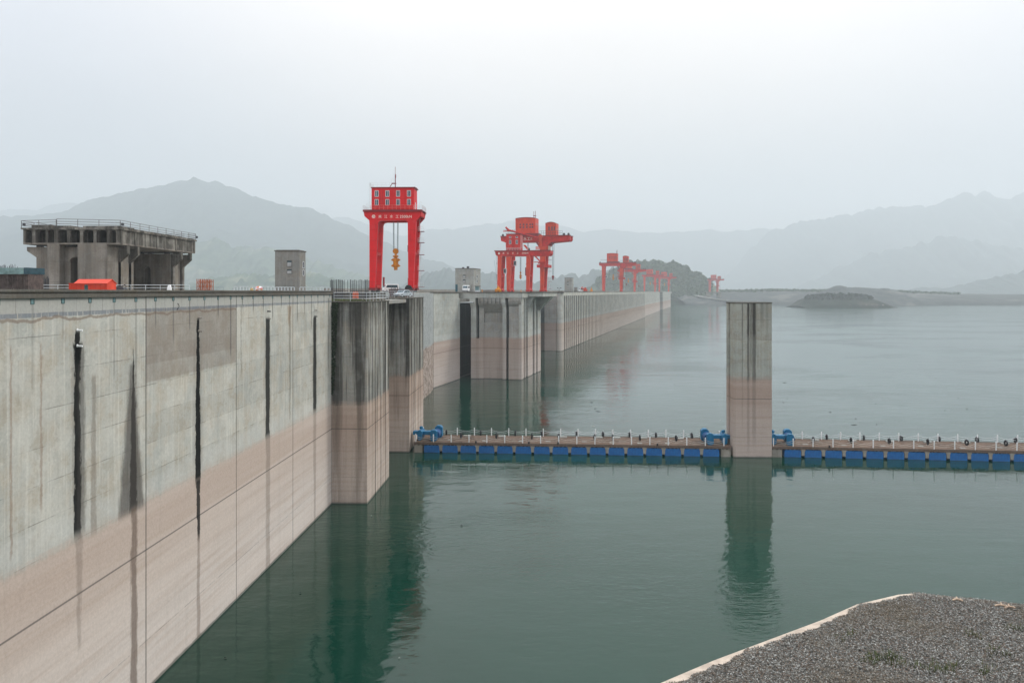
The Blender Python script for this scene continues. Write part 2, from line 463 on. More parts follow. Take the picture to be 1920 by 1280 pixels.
# ================================================================== CONCRETES
def wall_marks(m, col, x, y, z, N):
    wob = m.noise(m.vec(0.0, y * 0.4, z * 0.35), 1.0, 4, 0.6) - 0.5
    wobf = m.noise(m.vec(0.0, y * 2.2, z * 1.1), 1.0, 6, 0.75) - 0.5
    rag = m.noise(m.vec(0.0, y * 5.0, z * 0.34), 1.0, 7, 0.75)
    # darker replaced panel between two joints
    inp = y.gt(60.2) * y.lt(78.0)
    pz = z + (N['mid'] - 0.5) * 0.35
    pan = inp * pz.ss(23.05, 23.25) * pz.ss(28.75, 28.65)
    lay = m.rnd(m.vec(0.0, 3.0, ((z - 23.1) / 1.42).floor()))
    col = m.mix(pan * (lay * 0.35 + 0.5) * N['mid'].ss(0.25, 0.6, 0.7, 1.0), col, (0.245, 0.205, 0.170))
    # parapet course with its own panels, and a ragged blue-grey ledge under it
    par = z.ss(28.66, 28.72)
    col = m.mix(par * 0.75, col, (0.40, 0.395, 0.36))
    fr = ((y - 45.3) / 2.98).mod(1.0)
    col = m.mix(par * (fr - 0.5).abs().ss(0.488, 0.496) * rag.ss(0.35, 0.5) * 0.6, col, (0.13, 0.13, 0.12))
    led = (z + wob * 0.10 - 28.62).abs().ss(0.16, 0.10) * rag.ss(0.38, 0.48)
    col = m.mix(led * 0.75, col, (0.17, 0.19, 0.215))
    rustl = (z + wob * 0.9 - 28.35).abs().ss(0.13, 0.05) * y.lt(78.0)
    col = m.mix(rustl * 0.7, col, (0.22, 0.165, 0.125))
    # short drips under the niches
    dr = (((y - 46.8) / 2.98 + 0.5).mod(1.0) - 0.5).abs() * 2.98
    dl = m.rnd(m.vec(0.0, ((y - 46.8) / 2.98 + 0.5).floor(), 5.0))
    col = m.mix((dr + wobf * 0.12).ss(0.16, 0.05) * (z - (28.6 - dl * dl * 5.5)).ss(-0.6, 0.5) * z.lt(29.4) * y.ss(50, 80, 0.25, 0.8), col, (0.09, 0.088, 0.08))
    # run-down stains: (y, top, bottom, half width top, half width bottom, strength, colour, soft)
    blk = (0.012, 0.012, 0.012)
    ST = [(51.30, 27.55, 14.4, 0.26, 0.40, 0.97, blk, 0.10), (51.75, 26.55, 14.5, 0.30, 0.50, 0.55, (0.06, 0.055, 0.05), 0.4),
          (51.35, 26.75, 25.4, 0.55, 0.15, 0.95, blk, 0.15),
          (51.5, 14.5, 7.0, 0.38, 0.15, 0.38, (0.16, 0.125, 0.10), 0.3),
          (58.35, 25.9, 14.2, 0.04, 0.55, 0.97, (0.016, 0.015, 0.014), 0.15), (58.1, 24.8, 14.0, 0.15, 1.75, 0.75, (0.07, 0.062, 0.055), 0.7),
          (58.45, 14.3, -1.0, 0.32, 0.48, 0.72, (0.13, 0.09, 0.068), 0.35),
          (69.3, 27.7, 13.6, 0.22, 0.55, 0.98, blk, 0.08), (69.4, 13.8, 8.6, 0.36, 0.22, 0.92, blk, 0.10), (69.4, 9.0, -1.0, 0.22, 0.35, 0.50, (0.15, 0.11, 0.085), 0.25),
          (86.9, 27.2, 14.3, 0.62, 0.62, 0.93, (0.02, 0.02, 0.02), 0.22), (87.0, 14.4, -1.0, 0.62, 0.55, 0.42, (0.15, 0.12, 0.095), 0.4),
          (104.9, 26.8, 14.4, 0.55, 0.75, 0.93, (0.022, 0.022, 0.02), 0.22), (104.9, 14.6, -1.0, 0.65, 0.35, 0.40, (0.16, 0.125, 0.10), 0.4),
          (53.2, 24.5, 14.0, 0.22, 0.32, 0.5, (0.17, 0.135, 0.105), 0.2), (44.9, 27.0, 15.0, 0.07, 0.09, 0.5, (0.24, 0.15, 0.10), 0.15),
          (47.6, 27.0, 17.0, 0.08, 0.11, 0.5, (0.24, 0.15, 0.10), 0.15), (94.6, 28.3, 15.0, 0.30, 0.14, 0.55, (0.11, 0.09, 0.07), 0.3),
          (94.4, 28.4, 25.5, 0.8, 0.05, 0.5, (0.26, 0.17, 0.10), 0.4), (111.6, 29.2, 19.0, 0.30, 0.12, 0.6, (0.07, 0.07, 0.065), 0.2),
          (79.2, 28.7, 21.5, 0.10, 0.08, 0.55, (0.07, 0.07, 0.065), 0.1), (65.2, 27.0, 15.5, 0.30, 0.35, 0.22, (0.33, 0.28, 0.20), 0.4)]
    for (yc, zt, zb, wt_, wb_, a, c, soft) in ST:
        wdt = (z - zb) / (zt - zb)
        half = (wdt * (wt_ - wb_) + wb_) * 1.06
        d = (y - yc + wob * 0.7 * min(1.0, wt_ + wb_) + wobf * 0.60 + (rag - 0.5) * 0.55).abs() - half
        e = d.ss(soft * 0.5, -soft * 0.5) * z.ss(zb - 0.5, zb + 0.5) * z.ss(zt + 0.15, zt - 0.25)
        if a > 0.9 and zb > 10:
            ha = d.ss(0.75, -0.1) * z.ss(zb - 0.3, zb + 2.5) * z.ss(zt - 0.2, zt - 2.5) * N['streak2'].ss(0.36, 0.62)
            col = m.mix(ha * 0.55, col, (0.13, 0.12, 0.105))
        br = rag.ss(0.25, 0.5, 0.55, 1.0) if a < 0.9 else rag.ss(0.15, 0.45, 0.86, 1.0)
        col = m.mix(e * br * a, col, c)
    # block joints
    for j, (yj, a) in enumerate(((24.8, .6), (42.5, .6), (60.2, .8), (78.0, .75), (95.7, .9), (113.2, .5))):
        col = m.mix((y - yj + wobf * 0.05).abs().ss(0.11, 0.03) * a * rag.ss(0.2, 0.45, 0.6, 1.0), col, (0.05, 0.048, 0.045))
    # coping: dark weathered lip
    return m.mix(z.ss(29.92, 29.97) * 0.6, col, (0.10, 0.092, 0.08))

C_NEAR = concrete('near_wall_concrete', grime=0.16, special=wall_marks)
C_COPE = concrete('coping_concrete', light=(0.15, 0.14, 0.12), band=False, grime=0.7, lifts=False)
C_PIER = concrete('stained_pier_concrete', light=(0.40, 0.385, 0.34), tan=(0.50, 0.405, 0.335), black=0.85, grime=0.6, bleed=0.7)
def tower_marks(m, col, x, y, z, N):
    rag = m.noise(m.vec(x * 5.0, y * 5.0, z * 0.25), 1.0, 5, 0.7)
    wob = m.noise(m.vec(x * 2.0, y * 2.0, z * 0.5), 1.0, 4, 0.7) - 0.5
    for (xc, hw, a, zb) in ((41.75, .10, .75, 4.0), (42.8, .26, .92, 0), (43.85, .40, .9, 1), (43.3, .16, .7, 13.5), (45.3, .35, .3, 22), (46.2, .3, .22, 20)):
        zf = z.ss(13.3, 14.8, 0.42, 1.0) * z.ss(zb - 1, zb + 5)
        tp = z.ss(21.5, 22.6, 0.7, 1.0)
        d = (x - xc + wob * 0.35).abs() - hw * 0.8
        col = m.mix(d.ss(0.12, -0.12) * zf * tp * a * rag.ss(0.25, 0.5, 0.6, 1.0), col, (0.032, 0.028, 0.025))
    return m.mix(z.ss(27.7, 28.0) * 0.7, col, (0.07, 0.06, 0.055))
C_TOWER = concrete('tower_concrete', light=(0.385, 0.38, 0.325), tan=(0.46, 0.37, 0.31), grime=0.35, lift_h=3.6, grime_lo=0.3, special=tower_marks)
C_DAM = concrete('dam_concrete', light=(0.45, 0.455, 0.41), grime=0.3, tan=(0.49, 0.41, 0.355))
C_DAMD = concrete('dam_concrete_darker', light=(0.36, 0.345, 0.31), grime=0.45, tan=(0.44, 0.355, 0.30))  # darker, more streaked copy of the dam concrete
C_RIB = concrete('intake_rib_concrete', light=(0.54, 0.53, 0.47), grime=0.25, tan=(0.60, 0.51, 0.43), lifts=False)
C_RACK = concrete('intake_shade_concrete', light=(0.12, 0.145, 0.14), grime=0.5, tan=(0.24, 0.185, 0.15), lift_h=4.4)  # dark colour paints shade on the rib flanks and the face between
C_PLAT = concrete('lift_head_concrete', light=(0.33, 0.295, 0.25), band=False, grime=0.95, black=.30, lift_h=3.3, z0=28.3)
C_GIRD = concrete('girder_concrete', light=(0.36, 0.335, 0.29), band=False, grime=0.95, black=0.7, lifts=False)
C_SHADE = concrete('slot_shade_concrete', light=(0.022, 0.030, 0.034), tan=(0.022, 0.028, 0.030), grime=0.3, lifts=False)  # near-black colour paints the shade inside slots, recesses and cells
C_GREY = concrete('small_tower_concrete', light=(0.27, 0.26, 0.235), band=False, grime=0.45, lift_h=3.4, z0=31)
C_PALE = concrete('pale_tower_concrete', light=(0.36, 0.36, 0.33), band=False, grime=0.35, lift_h=3.4, z0=31)
C_DECK = concrete('deck_concrete', light=(0.34, 0.33, 0.30), band=False, grime=0.3, lifts=False)
C_BOOM = concrete('boom_deck_concrete', light=(0.150, 0.108, 0.084), band=False, grime=0.8, lifts=False)
C_BOOMS = concrete('boom_side_concrete', light=(0.32, 0.295, 0.25), band=False, grime=0.95, lifts=False)

# rough blasted concrete between the piers and the dam
m = Mat('broken_concrete', 0.95, 0, 0.2)
x, y, z = m.pos()
n1 = m.noise(m.vec(x * 1.4, y * 1.4, z * 0.9), 0.9, 7, 0.7, 1.0)
n2 = m.noise(m.vec(x, y, z), 0.5, 4, 0.6)
c = m.mix((z + n2 * 1.5).ss(15.2, 14.2), m.mix(n1.ss(0.35, 0.65), (0.27, 0.285, 0.275), (0.44, 0.45, 0.43)), m.mix(n1.ss(0.40, 0.56), (0.15, 0.11, 0.085), (0.48, 0.39, 0.33)))
m.color(c); m.bump(n1, 0.4, 1.0)
M['broken'] = m.mat

# ================================================================== CREST ROAD
road = MB()
road.prism([(-30.2 - 1.2, -25), (-30.2 + .0375 * 113 - .9, 113.4), (-36, 113.4), (-36, 172), (-27.5, 172), (-26.2, 229), DW(-84.2, 236)[:2], DW(-84.2, 2020)[:2], DW(-118, 2020)[:2], DW(-118, 330)[:2], (-230, 330), (-230, -25)], 'z', 26.0, 29.85)
o = structure(road.build('crest_road', C_DECK))
tag(o, 'broad concrete deck along the top of the dam', 'road')

# ================================================================== NEAR WALL
nw = thing('dam_wall', 'long pale concrete wall with black drain streaks above a pinkish drawdown band', 'dam wall', (-29.8, 0, 0), -WA)
mb = MB(); mb.box(-5, -25, -4, 0, 113.4, 29.62); mb.build('wall_face', C_NEAR, nw)
mb = MB()
mb.box(-1.3, -25, 29.62, 0.16, 113.55, 29.86); mb.box(-1.2, -25, 29.86, 0.02, 113.5, 29.98); mb.box(-1.3, -25, 29.98, 0.12, 113.55, 30.14)
mb.build('coping', C_COPE, nw, bevel=0.02)
for k in range(-2, 23):
    yy = 46.8 + 2.98 * k
    f = MB(); f.box(-0.05, yy - .17, 29.27, 0.03, yy - .13, 29.60); f.box(-0.05, yy + .13, 29.27, 0.03, yy + .17, 29.60)
    f.box(-0.05, yy - .13, 29.27, 0.03, yy + .13, 29.31); f.box(-0.05, yy - .13, 29.56, 0.03, yy + .13, 29.60)
    fr = f.build('light_niche', M['teal'], nw)
    MB().box(-0.05, yy - .13, 29.31, 0.012, yy + .13, 29.56).build('pane', M['tealglass'], fr)
for (yy, zz, col_) in ((51.3, 27.55, 'white'), (51.3, 26.55, 'white'), (69.4, 27.75, 'rust_pale'), (69.4, 26.6, 'rust_pale'), (86.9, 27.9, 'dark'), (86.9, 27.1, 'rust_pale'), (104.9, 27.6, 'rust_pale'), (104.9, 26.8, 'dark')):
    p = MB(); p.cyl((-0.2, yy, zz), (0.36, yy, zz - 0.03), 0.065, n=12); p.cyl((0.02, yy, zz), (0.05, yy, zz), 0.10, n=12)
    p.build('drain_pipe', M[col_], nw, smooth=False)
# small loop bracket under the parapet
mb = MB(); mb.tube([(0.02, 65.4, 29.05), (0.10, 65.4, 29.0), (0.12, 65.5, 28.8), (0.10, 65.3, 28.62), (0.02, 65.35, 28.55)], 0.025)
mb.build('loop_bracket', M['dark'], nw)

# ================================================================== PIERS
def pier(label, y0, y1, xr, notches, ztop, hedge=False):
    t = thing('dam_pier', label, 'dam pier', WW(0, y0), -WA, 'piers beside the long wall')
    L = y1 - y0
    pl = [(-3.5, 0), (xr, 0)]
    for a, b, d in notches: pl += [(xr, a), (xr - d, a), (xr - d, b), (xr, b)]
    pl += [(xr, L - .8), (xr - .15, L - .3), (xr - .6, L), (-3.5, L)]
    MB().prism(pl, 'z', -4, ztop).build('shaft', C_PIER, t)
    # guide slot linings, pale strips on the flank
    for a, b, d in notches:
        MB().box(xr - .25, b + .03, -4, xr + .05, b + .28, ztop - .05).build('slot_lining', C_RIB, t)
    cp = MB(); cp.prism([(-3.6, -.12), (xr + .1, -.12), (xr + .1, L - .7), (xr - .5, L + .1), (-3.6, L + .1)], 'z', ztop, ztop + .16)
    cp.build('coping', C_COPE, t, bevel=0.02)
    return t
P1 = pier('broad pier blackened by run-off, standing against the end of the long wall', 113.55, 130.5, 5.05, [(5.2, 5.7, .5), (9.3, 9.8, .5), (13.2, 13.6, .4)], 28.5)
P2 = pier('narrower stained pier behind, at the landward end of the floating boom', 150, 168.6, 4.95, [(4.3, 5.0, .6), (6.6, 7.2, .6)], 28.75)
# grass on the first pier's top
def tufts(name, pts, h, r, mat, label, n=9):
    vs, fs = [], []
    for (px_, py_, pz_) in pts:
        for k in range(n):
            a = random.uniform(0, 2 * PI); rr = random.uniform(0, r); hh = h * random.uniform(.5, 1.2)
            bx, by = px_ + rr * math.cos(a), py_ + rr * math.sin(a)
            lx, ly = math.cos(a) * hh * .4, math.sin(a) * hh * .4
            wx, wy = -math.sin(a) * h * .10, math.cos(a) * h * .10
            i = len(vs)
            vs += [(bx - wx, by - wy, pz_), (bx + wx, by + wy, pz_), (bx + lx, by + ly, pz_ + hh)]
            fs += [(i, i + 1, i + 2)]
    o = MB().add(vs, fs).build(name, mat)
    return tag(o, label, 'grass', kind='stuff')
m = Mat('grass_blades', 0.8, 0, 0.2)
m.color(m.mix(m.island(), (0.045, 0.075, 0.022), (0.13, 0.125, 0.055)))
M['grass'] = m.mat
pts = []
for i in range(520):
    a, b = random.uniform(-2.8, 4.6), random.uniform(.4, 15)
    q = WW(a, 113.6 + b); pts.append((q[0], q[1], 28.66))
tufts('grass', pts, .28, .35, M['grass'], 'low weeds and grass growing on top of the stained pier')
# ivy-like moss down the corner
vs, fs = [], []
for i in range(900):
    t_ = random.random() ** 1.6
    q = WW(random.uniform(0, .9) * (1 - t_ * .7) + .03, 113.38 - random.uniform(0.03, .30), 28.4 - t_ * 13)
    s_ = random.uniform(.08, .2)
    a = random.uniform(0, PI)
    i0 = len(vs)
    vs += [(q[0] - s_ * math.cos(a), q[1] + random.uniform(-.05, .05), q[2] - s_ * math.sin(a)), (q[0] + s_ * math.cos(a), q[1], q[2] + s_ * math.sin(a)), (q[0] + s_ * math.sin(a), q[1] - .05, q[2] - s_ * math.cos(a))]
    fs += [(i0, i0 + 1, i0 + 2)]
m = Mat('moss_leaves', 0.85, 0, 0.2)
m.color(m.mix(m.island(), (0.010, 0.020, 0.010), (0.035, 0.055, 0.024)))
M['moss'] = m.mat
tag(MB().add(vs, fs).build('moss', M['moss']), 'dark green growth trailing down the corner beside the stained pier', 'moss', kind='stuff')

# broken stretch and the hidden return wall
bw = MB()
bw.prism([(-26.5, 168.6), (-24.6, 229.6), (-24.2, 238), (-24.45, 248.9), DW(-86, 236)[:2], (-31, 168.6)], 'z', -4, 29.6)
bw = bw.build('rough_wall', M['broken'])
tag(bw, 'rough eroded wall stretch with patchy pinkish foot between pier and dam', 'wall')
mb = MB(); mb.box(-4, 113.6, -4, -.6, 152, 28.5)
rw = mb.build('return_wall', C_PIER); rw.location = (-29.8, 0, 0); rw.rotation_euler = (0, 0, -WA)
tag(rw, 'shaded wall closing the recess between the two piers', 'wall')

# ================================================================== LONG DAM
dam = thing('dam', 'long concrete dam running into the haze with a ribbed intake face', 'dam', (0, 0, 0), -DA)
mb = MB()
mb.box(-90, 236.2, -4, -83, 262.2, 29.6)
mb.prism([(-90, 262.2), (-83, 262.2), (-83.0, 263.4), (-83.5, 264.2), (-84.4, 264.7), (-90, 264.7)], 'z', -4, 27.8)
mb.build('smooth_face', C_DAM, dam)
mb = MB(); mb.box(-90, 236.0, 29.6, -82.8, 398.2, 30.02); mb.build('coping', C_COPE, dam, bevel=.03)
mb = MB(); mb.box(-92, 264.7, -4, -84.6, 400, 29.6); mb.build('shaft_wall', C_SHADE, dam)
mb = MB(); mb.box(-84.4, 264.9, 27.6, -79.6, 266, 29.6); mb.build('slot_lintel', C_DAM, dam)
mb = MB(); mb.cyl((-84.2, 264.4, 26.2), (-78.6, 264.4, 26.4), .22, n=10); mb.build('slot_pipe', M['galv'], dam)
mb = MB(); mb.cyl((-83.35, 262.6, -2), (-83.35, 262.6, 27), .16, n=8); mb.build('gauge_pipe', M['dark'], dam)
# parapet on the downstream side
mb = MB(); mb.box(-104.5, 205, 29.8, -104, 1900, 30.95); mb.build('parapet', C_GREY, dam)
# ribbed intake face
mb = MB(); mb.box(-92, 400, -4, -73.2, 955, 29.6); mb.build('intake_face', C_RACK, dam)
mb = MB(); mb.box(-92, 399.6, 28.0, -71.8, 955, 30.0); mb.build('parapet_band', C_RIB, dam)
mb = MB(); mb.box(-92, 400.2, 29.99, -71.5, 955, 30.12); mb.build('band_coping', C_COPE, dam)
mb = MB()
rib0 = None
u = 404.5; k = 0
while u < 952 and k < 96:
    if rib0 is None:
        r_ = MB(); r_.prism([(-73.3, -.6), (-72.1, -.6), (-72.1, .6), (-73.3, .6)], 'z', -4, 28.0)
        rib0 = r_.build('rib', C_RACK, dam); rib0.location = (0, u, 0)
        r_ = MB(); r_.prism([(-72.1, -1.0), (-71.85, -1.0), (-71.7, -.8), (-71.7, .8), (-71.85, 1.0), (-72.1, 1.0)], 'z', -4, 28.0); r_.build('rib_lit_front', C_RIB, rib0)  # pale strip paints the lit front of the shade-coloured rib
    else:
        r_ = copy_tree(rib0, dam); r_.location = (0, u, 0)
    u += 6.4; k += 1
# cross beams of the racks
for zz in (9.0, 18.2):
    MB().box(-73.3, 404, zz, -72.6, 953, zz + .7).build('rack_beam', C_RIB, dam)
# near corner of the intake: shaded end wall and a round nose column
mb = MB(); mb.box(-80.6, 398.2, -4, -74.6, 400.2, 29.0); mb.build('end_wall', C_DAMD, dam)
mb = MB(); mb.cyl((-73.1, 399.4, -4), (-73.1, 399.4, 29.2), 1.75, n=24); mb.build('nose_column', C_RIB, dam, smooth=False)
mb = MB(); mb.prism([(-76.2, 397.8), (-70.9, 397.8), (-70.9, 401), (-76.2, 401)], 'z', 29.2, 30.1); mb.build('nose_cap', C_COPE, dam)
# far sections
mb = MB(); mb.box(-96, 955, -4, -74.2, 1290, 30.0); mb.build('far_face', C_DAM, dam)
for k in range(14):
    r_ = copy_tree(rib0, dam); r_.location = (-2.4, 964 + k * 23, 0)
mb = MB(); mb.box(-96, 1290, -4, -82, 1352, 29.6); mb.build('far_recess', C_SHADE, dam)
mb = MB(); mb.box(-96, 1290, 29.6, -74.5, 1352, 30.1); mb.build('recess_bridge', C_DECK, dam)
mb = MB(); mb.box(-96, 1352, -4, -73, 1640, 30.1); mb.build('end_block', C_DAM, dam)

# ================================================================== INTAKE BLOCK (projects from the dam)
blk = thing('intake_block', 'projecting concrete block with deep black slots and an overhanging top deck', 'intake block', DW(-79.6, 265.2), -DA)
W_, D_ = 18.0, 32.0
mb = MB()                                  # deck with overhang
mb.box(-.3, -.5, 27.9, 18.3, 36, 29.62); mb.box(18.3, 9, 28.3, 23.5, 36, 29.62)
mb.build('deck_slab', C_DAM, blk, bevel=.03)
mb = MB(); mb.box(-.5, -.65, 29.62, 18.5, 36.2, 29.95); mb.box(18.5, 8.8, 29.62, 23.7, 36.2, 29.95); mb.build('coping', C_COPE, blk)
c_ = MB()                                  # pilaster left
c_.prism([(0, 0), (1.75, 0), (1.75, 3.5), (0, 3.5)], 'z', -4, 24.3)
c_.frus((0, 0, 1.75, 3.5, 24.3), (-.3, -.5, 1.75, 3.5, 26.4)); c_.box(-.3, -.5, 26.4, 1.75, 3.5, 27.9)
c_.build('pilaster', C_DAM, blk)
c_ = MB(); c_.box(11.3, 0, -4, 12.5, 3.2, 24.3); c_.frus((11.3, 0, 12.5, 3.2, 24.3), (11.0, -.5, 12.3, 3.2, 26.4)); c_.box(11.0, -.5, 26.4, 12.3, 3.2, 27.9)
c_.build('pilaster', C_DAM, blk)
MB().box(1.75, 2.6, 13.9, 2.7, 6, 27.9).build('slot_back', C_SHADE, blk)
mb = MB(); mb.prism([(1.75, .35), (2.9, .30), (3.4, .65), (4.2, 1.0), (4.2, 5), (1.75, 5)], 'z', -4, 13.9); mb.build('lower_fillet', C_DAMD, blk)
mb = MB(); mb.prism([(2.7, .9), (4.3, 1.1), (4.3, 5), (2.7, 5)], 'z', 13.9, 27.9); mb.build('upper_fillet', C_DAMD, blk)
mb = MB(); mb.box(4.2, 1.5, -4, 11.3, 6, 19.5); mb.box(4.2, 2.4, 19.5, 11.3, 6, 27.9)
mb.build('center_panel', C_DAMD, blk)
hood = lambda x0, x1: [mb.prism([(-.45, 27.9), (-.45, 26.9), (-.15, 25.9), (2.5, 22.6), (2.5, 27.9)], 'x', x0, x1)]
mb = MB(); hood(2.7, 11.0); mb.build('hood', C_DAMD, blk)
mb = MB(); hood(13.4, 17.8); mb.build('hood', C_DAMD, blk)
mb = MB()
for xx in np.linspace(3.4, 10.4, 6): mb.box(xx - .06, -.62, 26.0, xx + .06, -.4, 27.85)
mb.build('hood_strap', M['dark'], blk)
MB().box(12.5, 2.2, -4, 13.4, 6, 27.9).build('slot_back', C_SHADE, blk)
mb = MB(); mb.box(13.4, .05, -4, 17.0, 6, 14.4); mb.box(13.4, .55, 14.4, 17.0, 6, 27.9); mb.build('right_panel', C_DAMD, blk)
# flank seen from the water side, with slots
fl = MB(); s0 = 0
segs = [(0, 3.2), (5.9, 6.7), (9.9, 17.8), (21.0, 23.8), (26.4, 32.0)]
for a, b in segs: fl.box(17.0, a, -4, 18.0, b, 27.9)
fl.build('flank', C_DAM, blk, bevel=.05)
MB().box(14, 6, -4, 15.6, 32, 27.9).build('flank_back', C_SHADE, blk)
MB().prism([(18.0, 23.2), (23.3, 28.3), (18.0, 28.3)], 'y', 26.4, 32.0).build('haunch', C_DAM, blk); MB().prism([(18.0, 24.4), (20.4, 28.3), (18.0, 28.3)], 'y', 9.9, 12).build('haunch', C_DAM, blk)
MB().box(-.2, 6, -4, 14, 32, 27.9).build('core', C_SHADE, blk)
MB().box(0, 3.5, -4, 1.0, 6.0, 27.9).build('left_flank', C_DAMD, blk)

# ================================================================== TOWER IN THE WATER
tw = thing('guide_tower', 'tall free-standing concrete tower with black streaks rising from the water', 'tower', (40.2, 145.0, 0))
mb = MB(); mb.prism([(.35, 0), (6.85, -.15), (6.85, 5.0), (0, 5.0), (0, 3.55), (.75, 3.45), (.75, 2.55), (0, 2.45), (0, .35)], 'z', -4, 27.9)
mb.build('shaft', C_TOWER, tw)
mb = MB(); mb.prism([(.3, -.05), (6.9, -.2), (6.9, 5.05), (-.05, 5.05), (-.05, .3)], 'z', 27.9, 28.1); mb.build('cap', C_COPE, tw)

# ================================================================== GRAVEL PLATFORM (where the photographer stands)
H0 = 6.05
edge_px = [(1226, 1280), (1335, 1234), (1440, 1195), (1537, 1159), (1605, 1129), (1684, 1110.6), (1716, 1108), (1920, 1129)]
E = [((px - 960) / F * (F * H0 / (py - HY)), F * H0 / (py - HY)) for px, py in edge_px]
d0 = np.array(E[0]) - np.array(E[2]); d0 /= np.linalg.norm(d0)
d1 = np.array(E[-1]) - np.array(E[-2]); d1 /= np.linalg.norm(d1)
E = [tuple(np.array(E[0]) + d0 * 5.0)] + E + [tuple(np.array(E[-1]) + d1 * 7)]
rim = E + [(E[-1][0], 2.0), (E[0][0], 2.0)]
m = Mat('pale_kerb', 0.85, 0, 0.3)
x, y, z = m.pos()
n = m.noise(m.vec(x, y, z), 3.0, 6, 0.7)
m.color(m.mix(n.ss(0.35, 0.7), (0.52, 0.43, 0.345), (0.34, 0.275, 0.22)))
m.bump(n, 0.03, 0.6)
M['kerb'] = m.mat
pf = MB(); pf.prism(rim, 'z', -4, 23.93)
o = structure(pf.build('ground', M['kerb'], bevel=.04)); tag(o, 'gravel covered concrete platform with a pale rim above the water', 'platform')

def inside(pt, poly):
    x_, y_ = pt; c_ = False; j = len(poly) - 1
    for i in range(len(poly)):
        xi, yi = poly[i]; xj, yj = poly[j]
        if (yi > y_) != (yj > y_) and x_ < (xj - xi) * (y_ - yi) / (yj - yi) + xi: c_ = not c_
        j = i
    return c_
def edge_dist(pt, line):
    p = np.array(pt); best = 9
    for a, b in zip(line, line[1:]):
        a = np.array(a); b = np.array(b); t_ = np.clip(np.dot(p - a, b - a) / np.dot(b - a, b - a), 0, 1)
        best = min(best, np.linalg.norm(p - a - t_ * (b - a)))
    return best
# vectorised scatter of crushed stone
NS = 190000
cx = rng.uniform(-1, 15.5, NS * 2); cy = rng.uniform(7.5, 16.5, NS * 2)
poly = np.array(rim); ins = np.zeros(len(cx), bool); j = len(poly) - 1
for i in range(len(poly)):
    xi, yi = poly[i]; xj, yj = poly[j]
    cnd = ((yi > cy) != (yj > cy)) & (cx < (xj - xi) * (cy - yi) / (yj - yi + 1e-12) + xi)
    ins ^= cnd; j = i
line = np.array(E); dist = np.full(len(cx), 9.0)
for a, b in zip(line, line[1:]):
    d = b - a; t_ = np.clip(((cx - a[0]) * d[0] + (cy - a[1]) * d[1]) / (d @ d), 0, 1)
    dist = np.minimum(dist, np.hypot(cx - a[0] - t_ * d[0], cy - a[1] - t_ * d[1]))
along = cx * 0.8 + cy * 0.5
wid = 0.19 + 0.05 * np.sin(along * 2.3) + 0.035 * np.sin(along * 6.1 + 1) + 0.03 * np.sin(along * 13.7)
wid = np.where(cx > 8.0, 0.12 + 0.025 * np.sin(along * 9), wid)
keep = ins & (dist > wid) & (cx > (cy * -0.05)) & (cx < 1.0 * cy)
cx, cy, dist = cx[keep], cy[keep], dist[keep]
n_ = len(cx)
base_v = np.array([(1, 0, 0), (-1, 0, 0), (0, 1, 0), (0, -1, 0), (0, 0, 1), (0, 0, -1)], float)
tri = np.array([(0, 2, 4), (2, 1, 4), (1, 3, 4), (3, 0, 4), (2, 0, 5), (1, 2, 5), (3, 1, 5), (0, 3, 5)])
V = base_v[None] * (1 + rng.uniform(-.35, .35, (n_, 6, 3)))
V += rng.uniform(-.25, .25, (n_, 6, 3))
V *= np.stack([rng.uniform(.014, .031, n_), rng.uniform(.007, .014, n_), rng.uniform(.005, .012, n_)], 1)[:, None]
ang = rng.uniform(0, 2 * PI, n_); ca, sa = np.cos(ang)[:, None], np.sin(ang)[:, None]
tl = rng.uniform(-.6, .6, n_)[:, None]
xx = V[..., 0] * np.cos(tl) - V[..., 2] * np.sin(tl); zz = V[..., 0] * np.sin(tl) + V[..., 2] * np.cos(tl)
V = np.stack([xx * ca - V[..., 1] * sa, xx * sa + V[..., 1] * ca, zz], -1)
V += np.stack([cx, cy, 23.955 + rng.uniform(0, .022, n_) + np.clip(dist - .15, 0, .2) * .12], 1)[:, None]
me = bpy.data.meshes.new('gravel')
me.vertices.add(n_ * 6); me.vertices.foreach_set('co', V.reshape(-1))
Fc = (tri[None] + (np.arange(n_) * 6)[:, None, None]).reshape(-1)
me.loops.add(len(Fc)); me.loops.foreach_set('vertex_index', Fc.astype(np.int32))
me.polygons.add(n_ * 8); me.polygons.foreach_set('loop_start', (np.arange(n_ * 8) * 3).astype(np.int32))
me.update(calc_edges=True); me.validate()
m = Mat('crushed_stone', 0.9, 0, 0.25)
x, y, z = m.pos()
r_ = m.island()
pn = m.noise(m.vec(x, y, z), 0.6, 4, 0.6)
c = m.mix(r_.ss(0.0, 1.0), (0.085, 0.08, 0.070), (0.275, 0.265, 0.235))
c = m.mix((r_ * 7.3).mod(1.0).gt(0.72) * 0.8, c, (0.16, 0.115, 0.085))
c = m.mix((r_ * 13.7).mod(1.0).gt(0.90) * 0.9, c, (0.42, 0.42, 0.39))
c = m.mix(pn.ss(0.45, 0.65) * 0.45, c, (0.16, 0.125, 0.08))
m.color(c); M['gravel'] = m.mat
me.materials.append(M['gravel'])
o = bpy.data.objects.new('gravel', me); COL.objects.link(o)
tag(o, 'coarse grey and brown crushed stone covering the platform', 'gravel', kind='stuff')
# dark bedding beneath the stones
inner = [tuple(np.array(p) + (np.array((6.5, 10.0)) - np.array(p)) / np.linalg.norm(np.array((6.5, 10.0)) - np.array(p)) * .24) for p in E]
o = structure(MB().prism(inner + [(E[-1][0], 2.2), (E[0][0] + .3, 2.2)], 'z', 23.9, 23.948).build('gravel_bed', plain('gravel_bedding', (0.13, 0.125, 0.115), .95, .4, 14)))
tag(o, 'dark bedding under the stones', 'gravel')
